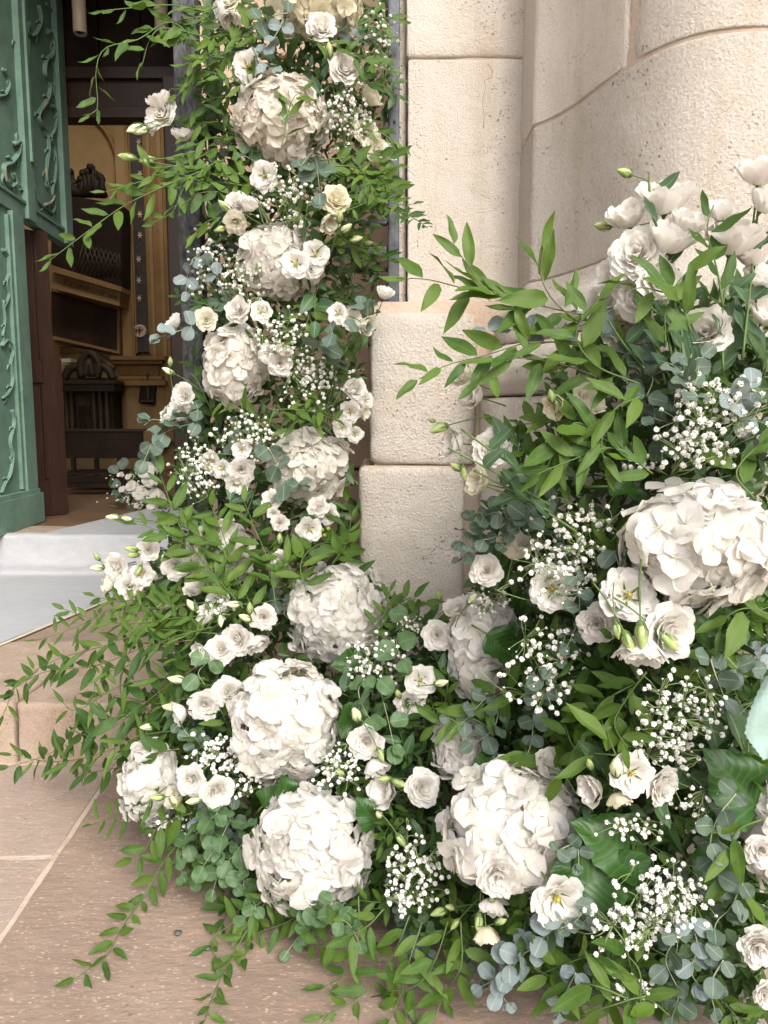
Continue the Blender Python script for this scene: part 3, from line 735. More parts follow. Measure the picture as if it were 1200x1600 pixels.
# --- rough pilaster beside the doorway
YA = 2.0
def X_at(u, Y): return P(u, 600, Y).x
pil = thing('stone_pilaster', 'pale limestone pilaster with two rough base blocks left of the round column', 'pilaster', (0, 0, 0))
xa0, xa1 = X_at(636, YA), .3385
zt = P(700, 92, YA).z; zb = P(700, 476, YA).z
block(pil, 'stone_block', (xa0, YA, zb+.003), (xa1+.02, YA+.40, zt-.0015), STONE, .016, .0035, .0022, 41, 10, .03)
block(pil, 'stone_block', (xa0-.004, YA-.003, zt+.003), (xa1+.02, YA+.40, 3.0), STONE, .02, .0035, .002, 42, 10, .03)
block(pil, 'stone_block', (xa0-.004, YA-.001, 3.005), (xa1+.02, YA+.40, 4.2), STONE, .05, .006, .002, 43, 10, .03)
# smooth quarter-round jamb strip on its left flank
block(pil, 'jamb_strip', (xa0-.022, YA+.03, .05), (xa0-.002, YA+.42, 4.2), STONE, .03, .012, .002, 44, 8)
zc = P(660, 728, 1.93).z
block(pil, 'base_block', (X_at(577, 1.93), 1.93, zc+.002), (X_at(748, 1.93), 2.30, P(660, 487, 1.93).z), STONE_B, .011, .022, .0045, 45, 15, .02)
block(pil, 'base_block', (X_at(560, 1.90), 1.90, P(650, 985, 1.9).z), (X_at(728, 1.90), 2.32, zc-.002), STONE_B, .011, .016, .0045, 46, 15, .02)
block(pil, 'base_block', (X_at(560, 1.90)-.02, 1.88, -.05), (X_at(728, 1.90)+.02, 2.34, P(650, 985, 1.9).z-.004), STONE_B, .02, .016, .0045, 47, 15, .02)
block(pil, 'base_moulding', (X_at(590, 1.97), 1.955, P(660, 487, 1.93).z-.01), (X_at(760, 1.97), 2.25, zb+.001), STONE, .012, .014, .003, 48, 12)
b = MB(); b.box((xa0+.006, YA+.006, .0), (xa1+.02, YA+.38, 4.2)); b.box((X_at(577, 1.93)+.012, 1.95, .0), (xa1, 2.28, zb)); b.box((X_at(562, 1.90)+.010, 1.915, .0), (X_at(722, 1.9), 2.28, zc)); part('mortar', b.mesh('mortar', MORTAR, False), pil)
# crack and chips running down from the joint
b = MB()
ck = [(763, 100), (770, 112), (768, 121), (757, 126), (759, 138), (755, 150), (754, 166), (757, 180), (755, 200)]
b.tube([P(u, v, YA-.0005) for u, v in ck], .0016, .0008, 4); part('crack', b.mesh('crack', MORTAR), pil)

# --- engaged column that grows out of a pier
PROF = [(.3385, 2.10), (.3385, 1.96), (.3385, 1.838), (.345, 1.829), (.37, 1.800), (.39, 1.757), (.41, 1.70), (.432, 1.62), (.452, 1.552), (.478, 1.493), (.515, 1.44), (.56, 1.409), (.61, 1.395), (.67, 1.393), (.73, 1.41), (.79, 1.447), (.84, 1.50), (.88, 1.57), (.905, 1.65), (.935, 1.75), (.98, 1.81), (1.05, 1.83), (1.6, 1.83), (3.2, 1.83)]
PR = []
for i in range(len(PROF)-1):
    a, c = V3((*PROF[i], 0)), V3((*PROF[i+1], 0)); n = max(1, int((c-a).length/.016)) if c.x < 1.1 else 3
    for k in range(n): PR.append(a.lerp(c, k/n))
PR.append(V3((*PROF[-1], 0)))
for _ in range(3): PR = [PR[0], *[(PR[i-1]+PR[i]*2+PR[i+1])/4 if PR[i].x > .3385+.004 else PR[i] for i in range(1, len(PR)-1)], PR[-1]]
NR = []
for i in range(len(PR)):
    t = (PR[min(i+1, len(PR)-1)]-PR[max(i-1, 0)]).normalized(); NR.append(V3((t.y, -t.x, 0)))
def shaft(parent, name, rows, mat, seed, i0=0, i1=None, amp=.003, edge=.0025, nscale=8):
    """rows: list of (z, offset) ; solid between profile and a back plane"""
    i1 = i1 or len(PR); vs = []; fs = []; m = i1-i0
    for z, off in rows:
        for i in range(i0, i1):
            q = PR[i]+NR[i]*off; q = V3((q.x, q.y, z))
            e = 0
            if i0 > 0: e = edge*max(0, 1-(i-i0)/1.5)
            if i1 < len(PR): e = max(e, edge*max(0, 1-(i1-1-i)/1.5))
            if q.x > xa0: q += NR[i]*(amp*(noise.noise(q*nscale+V3((seed, 0, 0)))+.6*noise.noise(q*nscale*3.3+V3((seed, 0, 0))))-e)
            vs.append(q)
        vs.append(V3((PR[i1-1].x, 2.4, z))); vs.append(V3((PR[i0].x, 2.4, z)))
    m += 2; n = len(rows)
    for j in range(n-1):
        for i in range(m): fs.append((j*m+i, j*m+(i+1) % m, (j+1)*m+(i+1) % m, (j+1)*m+i))
    fs.append(tuple(range(m))[::-1]); fs.append(tuple((n-1)*m+i for i in range(m)))
    return part(name, mesh(name, vs, fs, mat), parent)
def rows_for(z0, z1, step=.016, off=0.0, r=.0025):
    n = max(2, int((z1-z0)/step)); out = [(z0, off-r), (z0+r*.4, off-r*.3), (z0+r, off)]
    for k in range(n+1): out.append((z0+2*r+(z1-z0-4*r)*k/n, off))
    return out+[(z1-r, off), (z1-r*.4, off-r*.3), (z1, off-r)]
colm = thing('stone_column', 'big round engaged column of pitted pale limestone with curved mason joints', 'column', (0, 0, 0))
ZJ = P(822, 196, 1.83).z; ZB = 1.262
isp = min(range(len(PR)), key=lambda i: abs(PR[i].x-.462))
shaft(colm, 'column_drum', rows_for(ZB+.002, ZJ-.003), STONE_B, 61)
shaft(colm, 'column_drum', rows_for(ZJ+.003, ZJ+.62, .02), STONE, 62, 0, isp)
shaft(colm, 'column_drum', rows_for(ZJ+.004, ZJ+.55, .02), STONE_B, 63, isp+1 if False else isp, None)
shaft(colm, 'column_drum', rows_for(ZJ+.625, 3.1, .05), STONE, 64); shaft(colm, 'column_drum', rows_for(3.105, 4.2, .08), STONE, 65)
shaft(colm, 'mortar', [(.0, -.0035), (4.2, -.0035)], MORTAR, 66, amp=0)
def rl(lst, n=5):
    out = []
    for (z0, o0), (z1, o1) in zip(lst, lst[1:]):
        for k in range(n): out.append((z0+(z1-z0)*k/n, o0+(o1-o0)*k/n))
    return out+[lst[-1]]
shaft(colm, 'base_moulding', rl([(1.12, .055), (1.125, .062), (1.165, .062), (1.175, .052), (1.20, .045), (1.225, .020), (1.245, .009), (1.26, .004)], 3), STONE_B, 67)
shaft(colm, 'base_moulding', rl([(1.00, .080), (1.004, .095), (1.03, .108), (1.06, .110), (1.09, .098), (1.112, .072), (1.118, .060)], 3), STONE_B, 68)
shaft(colm, 'plinth_block', rows_for(.48, .996, .018, .10, .01), STONE_B, 69, amp=.004)
shaft(colm, 'plinth_block', rows_for(-.05, .475, .03, .11, .01), STONE_B, 70, amp=.004)
# scar in the upper drum

# --- reveal of the doorway behind the flowers
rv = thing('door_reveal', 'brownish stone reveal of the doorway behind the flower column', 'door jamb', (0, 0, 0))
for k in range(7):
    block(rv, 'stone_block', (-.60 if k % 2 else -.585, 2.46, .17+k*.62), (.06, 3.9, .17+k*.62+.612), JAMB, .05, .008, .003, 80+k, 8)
fw = thing('church_facade', 'plain pale stone facade wall around the church doorway', 'wall', (0, 0, 0))
block(fw, 'wall_block', (-9, 3.0, -.1), (-2.9, 4.4, 7), STONE, .6, .01, .004, 90)
block(fw, 'wall_block', (-2.895, 3.0, 4.25), (5, 4.4, 7), STONE, .6, .01, .004, 91)
block(fw, 'wall_block', (-.05, 2.42, 4.205), (5, 2.99, 7), STONE, .6, .01, .004, 92)
block(fw, 'wall_block', (1.2, 2.405, -.1), (6, 2.99, 4.2), STONE, .6, .01, .004, 93)

# --- green church door, carved, standing open
DP = PZ(37, 820, Z2+.004); dd = V3((-.056, 1, 0)).normalized(); dn = V3((dd.y, -dd.x, 0)); up = V3((0, 0, 1))
def on_door(u, v, off=0.0):
    r_ = ray(u, v); o_ = V3((0, 0, H)); q = o_+r_*((DP-o_).dot(dn)/r_.dot(dn)); return q+dn*off
def dloc(u, v): q = on_door(u, v)-DP; return q.dot(dd), q.z
def dbox(b, s0, z0, s1, z1, n0, n1):
    M = Matrix((dd, -dn, up)).transposed().to_4x4(); M.translation = DP
    b.box((min(s0, s1), -n1, min(z0, z1)), (max(s0, s1), -n0, max(z0, z1)), m=M)
gd = thing('green_door', 'tall green painted church door leaf with carved scroll panels, standing open', 'door', (0, 0, 0))
s_w = dloc(37, 500)[0]; s_r = dloc(98, 200)[0]; z_cut = dloc(37, 342)[1]; s_l = -1.6
b = MB(); dbox(b, s_l, z_cut, s_r, 3.6, -.05, 0); UB = part('upper_board', b.mesh('board', GREEN, False), gd)
b = MB(); dbox(b, s_l, .0, s_w, z_cut-.001, -.05, 0); LB = part('lower_board', b.mesh('board', GREEN, False), gd)
b = MB(); dbox(b, dloc(88, 200)[0], z_cut, s_r-.002, 3.6, .001, .035); part('stile', b.mesh('stile', GREEN, False), gd)
b = MB(); dbox(b, dloc(28, 200)[0], z_cut, dloc(40, 200)[0], 3.6, .001, .035); part('stile', b.mesh('stile', GREEN, False), gd)
b = MB(); dbox(b, dloc(34, 200)[0], z_cut+.32, dloc(37, 200)[0], 3.6, .036, .05); part('bead', b.mesh('bead', GREEN, False), gd)
b = MB(); dbox(b, s_l, z_cut-.002, s_r-.001, z_cut+.075, .002, .014); part('rail', b.mesh('rail', GREEN, False), gd)
b = MB(); dbox(b, s_l, z_cut+.075, s_r-.001, z_cut+.09, .002, .024); part('moulding', b.mesh('moulding', GREEN, False), gd)
b = MB(); dbox(b, dloc(26, 600)[0], .18, s_w-.001, z_cut-.01, .001, .03); part('stile', b.mesh('stile', GREEN, False), gd)
b = MB(); dbox(b, dloc(21, 600)[0], .2, dloc(24, 600)[0], z_cut-.04, .001, .022); part('bead', b.mesh('bead', GREEN, False), gd)
b = MB(); dbox(b, s_l, .0, s_w+.006, .165, .001, .055); part('base_rail', b.mesh('base_rail', GREEN, False), gd)
b = MB(); dbox(b, s_l, .166, s_w-.002, .19, .001, .04); part('moulding', b.mesh('moulding', GREEN, False), gd)
def scroll(pts, r0, r1, mat=GREEN, off=.004):
    b = MB(); q = catmull([on_door(u, v, off) for u, v in pts], 6); b.tube(q, r0*.55, r1*.5, 8); b.tube([p+dn*r0*.45 for p in q], r0*.3, r1*.3, 6)
    for i in range(3, len(q)-2, 5):
        t_ = (q[i+1]-q[i-1]).normalized(); sd_ = dn.cross(t_)*(1 if i % 2 else -1); b.tube([q[i], q[i]+sd_*r0*1.3+t_*r0*.6, q[i]+sd_*r0*1.5+t_*r0*1.8], r0*.5, r0*.15, 6)
    part('carved_scroll', b.mesh('carved_scroll', mat), UB if pts[0][1] < 342 else LB)
scroll([(72, 48), (80, 62), (80, 85), (70, 95), (68, 115), (76, 130), (74, 150), (66, 165), (58, 180), (62, 195), (70, 205), (74, 228), (72, 250), (70, 270), (71, 292)], .026, .020)
scroll([(78, 165), (86, 175), (85, 200), (78, 215), (84, 232), (86, 255), (84, 280), (80, 300), (84, 318), (80, 332), (70, 326), (60, 318), (54, 300), (50, 280), (46, 262), (40, 250)], .018, .012)
scroll([(20, 225), (28, 222), (26, 240), (16, 254), (4, 260), (6, 278), (14, 292), (22, 285), (18, 270)], .026, .014, GREEN)
scroll([(30, 240), (38, 240), (36, 262), (42, 282), (38, 298), (30, 296)], .016, .012)
scroll([(58, 8), (62, 30), (56, 50), (46, 56), (40, 46), (44, 34)], .024, .014); scroll([(70, 5), (80, 20), (86, 40), (80, 52)], .016, .012)
scroll([(18, 10), (24, 30), (26, 56), (22, 66), (26, 85)], .022, .014); scroll([(2, 108), (10, 120), (12, 135), (6, 148), (-4, 150)], .018, .012)
scroll([(82, 150), (84, 120), (82, 95), (86, 70), (84, 50)], .010, .010); scroll([(44, 60), (43, 110), (43, 160), (44, 210), (52, 236)], .008, .008)
scroll([(2, 390), (10, 400), (14, 420), (8, 440), (12, 462), (4, 480)], .018, .012); scroll([(0, 540), (10, 532), (18, 548), (14, 570), (18, 592), (12, 612), (2, 622)], .02, .012)
scroll([(16, 640), (20, 660), (14, 690), (18, 712), (14, 740), (6, 755), (0, 770)], .02, .012); scroll([(3, 470), (6, 500), (2, 525)], .014, .01)
for pts in ([(70, 160), (66, 165), (62, 172)], [(66, 320), (76, 316), (82, 306)], [(2, 262), (4, 275), (6, 284)], [(68, 264), (69, 285)], [(18, 224), (26, 225)]):
    b = MB(); b.tube(catmull([on_door(u, v, .016) for u, v in pts], 4), .011, .006, 6); part('worn_patch', b.mesh('worn_patch', CHIP), UB)

# --- brown inner door, half open behind it
bd = thing('brown_door', 'dark brown panelled wooden inner door behind the green door', 'door', (0, 0, 0))
p0 = PZ(37, 808, Z2+.004); p1 = PZ(95, 803, Z2+.004); p0 = p0 - (p1-p0)*.3; bx = (p1-p0); bl = bx.length; bx.normalize(); bn = V3((bx.y, -bx.x, 0))
HB = z_cut-.012
def bbox_(s0, z0, s1, z1, n0, n1, nm, mat=WOOD):
    b = MB(); M = Matrix((bx, -bn, up)).transposed().to_4x4(); M.translation = V3((p0.x, p0.y, Z2)); b.box((s0, -n1, z0), (s1, -n0, z1), m=M); part(nm, b.mesh(nm, mat, False), bd)
bbox_(0, .004, bl, HB, -.05, 0, 'door_board'); bbox_(bl-.07, .004, bl-.001, HB, .001, .02, 'stile'); bbox_(0, .004, bl-.072, .22, .001, .02, 'rail'); bbox_(0, .80, bl-.072, .93, .001, .02, 'rail')
bbox_(bl-.085, .93, bl-.072, HB-.02, .001, .03, 'moulding'); bbox_(bl-.085, .23, bl-.072, .79, .001, .028, 'moulding'); bbox_(0, .22, bl-.09, .24, .001, .026, 'moulding')
bbox_(bl+.001, .004, bl+.035, .98, -.04, .012, 'edge_board'); bbox_(bl+.036, .01, bl+.05, .94, -.03, -.002, 'edge_board')

# --- vestibule: timber transom and dark boards in place of the shaded void above, side wall
vt = thing('timber_transom', 'dark brown timber transom spanning the doorway behind the leaves', 'beam', (0, 0, 0))
def pb(parent, nm, u0, v0, u1, v1, Y, dep, mat, smooth=False):
    a = P(u0, v1, Y); c = P(u1, v0, Y); vm = min(max((v0+v1)/2, 60), 750) if v1-v0 < 200 else 400; a.x = P(u0, vm, Y).x; c.x = P(u1, vm, Y).x; b = MB(); b.box((a.x, Y, a.z), (c.x, Y+dep, c.z)); return part(nm, b.mesh(nm, mat, smooth), parent)
pb(vt, 'transom_beam', 40, 166, 300, 183, 5.2, .14, WOOD); pb(vt, 'transom_board', 40, 122, 300, 165.5, 5.24, .1, WOOD); pb(vt, 'transom_moulding', 40, 104, 300, 121.5, 5.20, .14, WOOD)
pb(vt, 'upper_board', 20, -120, 300, 103.5, 5.25, .1, DARKWOOD)  # dark sheet standing in for the deep shade above the transom
for u0 in (96, 160, 224): pb(vt, 'muntin', u0, -120, u0+7, 103, 5.22, .03, DARKWOOD)
vp = thing('porch_shade', 'added unseen slab that darkens the space above the doorway transom', 'ceiling', (0, 0, 0)); b = MB(); b.box((-4.4, 4.4, 3.62), (0, 5.36, 3.7)); part('shade_board', b.mesh('shade_board', DARKWOOD, False), vp)  # out of view, added to keep skylight off the space behind the door
sp_ = thing('spotlight', 'small cream cylindrical spotlight hanging beside the green door', 'lamp', P(123, 0, 4.9)+V3((0, 0, .1)))
b = MB(); b.lathe([(.001, .0), (.04, .0), (.04, -.285), (.036, -.29), (.034, -.27), (.03, -.262), (.001, -.262)], 20); part('lamp_body', b.mesh('lamp_body', LAMP), sp_)
b = MB(); b.lathe([(.001, -.265), (.02, -.27), (.02, -.283), (.001, -.284)], 14); part('lens', b.mesh('lens', BLACKM), sp_)
s2 = thing('spotlight', 'second cylindrical spotlight half hidden behind the trailing leaves', 'lamp', P(251, 0, 4.9)+V3((0, 0, .1)))
for ch in list(sp_.children):
    c_ = ch.copy(); COL.objects.link(c_); c_.parent = s2

# --- church interior seen through the door
YW = 9.0
iw = thing('church_interior_wall', 'ochre church interior wall with pilasters and a shallow arch', 'wall', (0, 0, 0))
pb(iw, 'wall_surface', -200, -500, 420, 795, YW, .2, OCHRE)
pb(iw, 'pilaster', 186, -300, 207, 690, YW-.10, .1, OCHRE); pb(iw, 'pilaster', 230, -300, 262, 690, YW-.14, .14, GOLD)
pb(iw, 'pilaster_edge', 201, -300, 206, 560, YW-.13, .03, GOLD); pb(iw, 'pilaster_edge', 234, -300, 239, 640, YW-.16, .02, OCHRE); pb(iw, 'pilaster_edge', 250, -300, 256, 640, YW-.16, .02, OCHRE)
# moulded entablature stepping round the pier
for i, (v0, v1, du) in enumerate(((556, 562, 6), (563, 569, 2), (570, 586, -4), (587, 593, 2), (594, 602, 6))):
    pb(iw, 'cornice', 178-du, v0, 252+du, v1, YW-.22-.012*du, .1, GOLD)
pb(iw, 'pier', 199, 602.5, 258, 700, YW-.18, .1, OCHRE)
b = MB(); ar = []
for k in range(13):
    a = math.pi*.5*k/12; ar.append((100+84*math.sin(a), 265-95*math.cos(a)))
b.tube([P(u, v, YW-.02) for u, v in ar]+[P(184, 300, YW-.02), P(184, 440, YW-.02)], .03, .03, 6); part('arch_moulding', b.mesh('arch_moulding', GOLD), iw)
b = MB(); ar = [(96, 548), (120, 546), (150, 553), (168, 566), (178, 576)]
b.tube([P(u, v, YW-.03) for u, v in ar], .04, .04, 6); part('arch_moulding', b.mesh('arch_moulding', GOLD), iw)
pb(iw, 'stucco_capital', 96, 560, 110, 566, YW-.3, .3, CREAMS); pb(iw, 'stucco_capital', 96, 567, 107, 570, YW-.28, .28, CREAMS)
st = thing('ornament_strip', 'tall black inlaid strip with white flowers and a round cross', 'wall ornament', (0, 0, 0))
pb(st, 'strip', 209, 150, 228, 550, YW-.10, .1, BLACKM)
pb(st, 'strip_frame', 207, 150, 209, 552, YW-.12, .12, GOLD); pb(st, 'strip_frame', 228.2, 150, 230, 552, YW-.12, .12, GOLD)
STARM = m_plain('inlay_cream', (.50, .36, .24, 1), .6, .3, .2)
def star(u, v, r_):
    b = MB(); c = P(u, v, YW-.104); vs = [c]; k = pxm(YW)*r_
    for i in range(12):
        a = i*math.pi/6; q = k*(1 if i % 2 == 0 else .35); vs.append(c+V3((q*math.cos(a)*.8, 0, q*math.sin(a))))
    vs2 = [p+V3((0, -.01, 0)) for p in vs]
    b.add(vs+vs2, [(13, 14+i, 14+(i+1) % 12) for i in range(12)]+[(1+i, 1+(i+1) % 12, 14+(i+1) % 12, 14+i) for i in range(12)]); part('flower_inlay', b.mesh('flower_inlay', STARM, False), st)
for v in (222, 236, 272, 300, 335, 368, 405, 438, 466): star(218+(v % 3)-1, v, 6)
b = MB(); c = P(218, 517, YW-.12); b.lathe([(.001, 0), (.055, 0), (.07, .008), (.075, -.02)], 20, T(c) @ Matrix.Rotation(math.pi/2, 4, 'X')); part('medallion', b.mesh('medallion', STARM), st)
b = MB(); b.box(c+V3((-.008, -.012, -.04)), c+V3((.008, -.009, .04))); b.box(c+V3((-.035, -.0125, .0)), c+V3((.035, -.0085, .014))); part('cross', b.mesh('cross', BLACKM, False), st)
gp = thing('framed_painting', 'large dark painting in a plain ochre frame on the church wall', 'painting', (0, 0, 0))
def quadbox(parent, nm, cs, Y, dep, mat):
    f = [P(u, v, Y) for u, v in cs]; bk = [p+V3((0, dep, 0)) for p in f]; b = MB(); n = len(cs)
    b.add(f+bk, [tuple(range(n))]+[(i, i+n, (i+1) % n+n, (i+1) % n) for i in range(n)]); return part(nm, b.mesh(nm, mat, False), parent)
quadbox(gp, 'canvas', [(80, 453), (183, 482), (183, 548), (80, 524)], YW-.12, .1, PAINTING)
for cs in ([(80, 524), (183, 548), (186, 553), (80, 529)], [(80, 450), (186, 480), (183, 484), (80, 454)], [(183, 482), (187, 479), (187, 554), (183, 549)]): quadbox(gp, 'picture_frame', cs, YW-.15, .1, GOLD)
cn = thing('gallery', 'dark carved gallery with lattice front above the ochre cornice', 'balcony', (0, 0, 0))
quadbox(cn, 'cornice', [(80, 414), (190, 448), (190, 456), (80, 424)], YW-.5, .3, GOLD)
quadbox(cn, 'frieze', [(80, 424.5), (188, 456.5), (186, 478), (80, 450)], YW-.42, .3, OCHRE)
for k in range(7):
    b = MB(); u0 = 100+k*12; pts = [P(u0+dx_, 440+.28*(u0-100)+dv, YW-.43) for dx_, dv in ((0, 4), (3, -2), (6, 2), (8, 6), (10, 1))]; b.tube(catmull(pts, 3), .014, .01, 5); part('frieze_scroll', b.mesh('frieze_scroll', GOLD), cn)
quadbox(cn, 'gallery_body', [(80, 300), (190, 320), (190, 447.5), (80, 413)], YW-.45, .3, DARKWOOD)
for k in range(9):
    for sg in (1, -1):
        b = MB(); u0 = 130+k*7; a_, c_ = (u0, 395), (u0+sg*16, 432)
        a_ = (min(max(a_[0], 120), 188), 380+(a_[0]-130)*.3); b.tube([P(a_[0], a_[1], YW-.46), P(min(max(c_[0], 118), 189), c_[1], YW-.46)], .007, .007, 4); part('lattice_bar', b.mesh('lattice_bar', ALTAR), cn)
rr_ = random.Random(5)
for k in range(15):                       # carved crest, leaf by leaf
    u0 = 97+k*4.6; v0 = 285-12*math.sin(k*.9)-(14 if 9 < k < 14 else 0); b = MB()
    b.tube(catmull([P(u0, 306, YW-.4), P(u0+rr_.uniform(-3, 3), (v0+306)/2, YW-.45), P(u0+rr_.uniform(-4, 4), v0-6, YW-.42)], 3), .05, .02, 6)
    b.lathe([(x, z) for x, z in ball(.045, 8, 5)], 8, T(P(u0+rr_.uniform(-4, 4), v0-4, YW-.42))); part('crest_leaf', b.mesh('crest_leaf', DARKWOOD), cn)
al = thing('side_altar', 'dark marble side altar with columns and curved broken pediment', 'altar', (0, 0, 0))
pb(al, 'altar_back', 100, 590, 176, 680, YW-.35, .3, ALTAR); pb(al, 'altar_niche', 120, 630, 142, 680, YW-.37, .02, BLACKM)
for u0 in (103, 111, 146, 156, 166):
    b = MB(); c = P(u0+3, 680, YW-.45); h_ = (680-612)*pxm(YW); b.lathe([(.04, 0), (.03, .04), (.03, h_*.5), (.026, h_-.05), (.04, h_-.02), (.04, h_)], 10, T(c)); part('altar_column', b.mesh('altar_column', ALTAR), al)
pb(al, 'entablature', 98, 600, 178, 611, YW-.55, .3, ALTAR); pb(al, 'entablature', 96, 594, 180, 599.5, YW-.6, .3, ALTAR)
for pts in ([(100, 592), (108, 578), (122, 572), (128, 582)], [(178, 592), (170, 578), (158, 572), (150, 584)], [(128, 590), (126, 570), (134, 556), (142, 552), (150, 558), (156, 572), (152, 590)], [(134, 588), (139, 565), (146, 588)]):
    b = MB(); b.tube(catmull([P(u, v, YW-.5) for u, v in pts], 5), .05, .04, 7); part('pediment_scroll', b.mesh('pediment_scroll', ALTAR), al)
for k in range(4): pb(al, 'reeded_panel', 122+k*5, 634, 125+k*5, 678, YW-.39, .02, PAINTING)
pq = thing('crucifix_plaque', 'small dark plaque with a crucifix hanging on the ochre pier', 'plaque', (0, 0, 0))
quadbox(pq, 'plaque_board', [(220, 592), (243, 598), (240, 633), (216, 629)], YW-.25, .06, DARKWOOD)
pb(pq, 'crucifix', 229, 582, 232, 624, YW-.28, .02, ALTAR); pb(pq, 'crucifix_arm', 223, 600, 239, 603, YW-.29, .02, PAINTING); pb(pq, 'shelf', 219, 625, 240, 628, YW-.30, .1, ALTAR)
pw = thing('pew', 'dark wooden pew standing crosswise inside the church', 'pew', (0, 0, 0))
pb(pw, 'backrest', 96, 674, 222, 716, 6.6, .05, DARKWOOD); pb(pw, 'seat', 96, 738, 225, 742, 6.2, .4, DARKWOOD); pb(pw, 'top_rail', 95, 670, 224, 674, 6.58, .09, WOOD)
for u0 in (112, 148, 184, 215): pb(pw, 'leg', u0, 716.5, u0+5, 789, 6.6, .05, DARKWOOD)
pb(pw, 'kneeler', 96, 756, 225, 762, 5.9, .2, DARKWOOD); pb(pw, 'foot_rail', 96, 782, 225, 787, 5.85, .06, WOOD); pb(pw, 'seat_front', 96, 743, 225, 755, 6.21, .03, DARKWOOD)
iwl = thing('church_side_wall', 'ochre side wall inside the church', 'wall', (0, 0, 0)); b = MB(); b.box((-5.0, 5.4, .3), (-4.8, 9, 6)); part('wall_surface', b.mesh('wall_surface', OCHRE, False), iwl)
b = MB(); b.box((-.6, 4.41, .3), (-.4, 9, 6)); part('wall_surface', b.mesh('wall_surface', OCHRE, False), iwl)
icl = thing('nave_shade', 'added unseen partial ceiling that dims the church interior', 'ceiling', (0, 0, 0)); b = MB(); b.box((-5.2, 7.2, 5.6), (-.2, 9.4, 5.7)); part('shade_board', b.mesh('shade_board', DARKWOOD, False), icl)  # added out of view, its length set by how much skylight gets in
jt = thing('inner_jamb', 'dark brown timber jamb right of the ochre pilaster', 'door jamb', (0, 0, 0))
pb(jt, 'jamb_board', 264, 120, 330, 830, 5.0, .1, WOOD); pb(jt, 'jamb_moulding', 262, 120, 266, 800, 5.12, .05, DARKWOOD)

# --- carpet
def carpet():
    A = PZ(180, 935, Z1); B = PZ(0, 1010, Z1); dr = (A-B).normalized(); yr = 3.855
    E = A + dr*((yr-A.y)/dr.y); G = E + dr*(4.2/dr.y); C0 = PZ(70, 834, Z2); Cd = PZ(200, 803, Z2); cd = (Cd-C0).normalized()
    # rows along the run: (y, z, left x, right x)
    rows = []
    def rx(y): return A.x + dr.x*(y-A.y)/dr.y
    for y in (1.0, ): pass
    for k in range(14): 
        y = 2.10 + (yr-.02-2.10)*k/13; rows.append((y, Z1+.009+.0015*math.sin(k*1.9), -3.6, rx(y)))
    for k in range(1, 8):
        a = k/7; y = yr-.016+.0*a; z = Z1+.008+(Z2-Z1-.02)*a; rows.append((y-.03*(1-a)**2-.006, z, -3.6, rx(yr)))
    for k in range(1, 5):
        a = k/4*math.pi/2; rows.append((yr-.022+.03*(1-math.cos(a)), Z2-.012+.018*math.sin(a), -3.6, rx(yr)))
    rows.append((C0.y-.02, Z2+.007, -3.6, rx(C0.y)))
    vs = []; fs = []; n = 30
    for (y, z, x0, x1) in rows:
        for i in range(n+1):
            x = x0+(x1-x0)*i/n; vs.append(V3((x, y+.010*noise.noise(V3((x*4, y, z*5))), z+.006*noise.noise(V3((x*5, y*3, 0))))))
    for j in range(len(rows)-1):
        for i in range(n): fs.append((j*(n+1)+i, j*(n+1)+i+1, (j+1)*(n+1)+i+1, (j+1)*(n+1)+i))
    me = mesh('carpet_outer', vs, fs, CARPET)
    o = thing('carpet', 'pale grey carpet running over the step into the church', 'carpet', (0, 0, 0))
    part('outer_piece', me, o)
    vs = []; fs = []
    for k in range(16):
        y = C0.y-.02+.10*0+ (3.4)*k/15; xl = C0.x+cd.x*(y-C0.y)/cd.y; xr = rx(y)
        vs += [V3((xl, y, Z2+.005)), V3(((xl+xr)/2, y, Z2+.007)), V3((xr, y, Z2+.005))]
    for k in range(15): fs += [(k*3, k*3+1, k*3+4, k*3+3), (k*3+1, k*3+2, k*3+5, k*3+4)]
    part('inner_runner', mesh('inner_runner', vs, fs, CARPET), o)
    b = MB(); b.tube([V3((rx(y)+.004, y, Z1+.006)) for y in (2.11, 2.7, 3.2, 3.8)], .005, .005, 5); part('hem', b.mesh('hem', CREAMS), o)
carpet()

# --- black timber frame that carries the flower column
fr = thing('timber_stand', 'weathered black timber frame carrying the flower column', 'frame', (0, 0, 0))
def bar(nm, u0, v0, u1, v1, Y, dep, mat, seed, amp=.002, z0=None):
    a = P(u0, v1, Y); c = P(u1, v0, Y); vm = 300 if v1-v0 > 300 else v0; a.x = P(u0, vm, Y).x; c.x = P(u1, vm, Y).x; block(fr, nm, (a.x, Y, z0 if z0 is not None else a.z), (c.x, Y+dep, c.z), mat, .02, .004, amp, seed, 18, .01)
bar('post', 277, -60, 312, 840, 1.96, .055, POST, 101, .003, z0=.0)
bar('post', 606, -60, 624, 420, 1.975, .02, METAL, 102, .001, z0=.45)
bar('inner_post', 326, -60, 338, 700, 2.02, .03, METAL, 103, .001, z0=.3)
bar('rung', 305, 186, 340, 206, 1.99, .02, METAL, 104, .001); bar('rung', 340, 384, 606, 398, 1.985, .02, METAL, 105, .001); bar('rung', 560, 344, 606, 352, 1.985, .015, METAL, 106, .001)

# ================================================================== THE FLOWERS
for i, (u, v, rx, ry, tint, ph, lab) in enumerate(HYD):
    build_hydrangea(u, v, rx, ry, tint, HREC[i][4], lab, i+1)

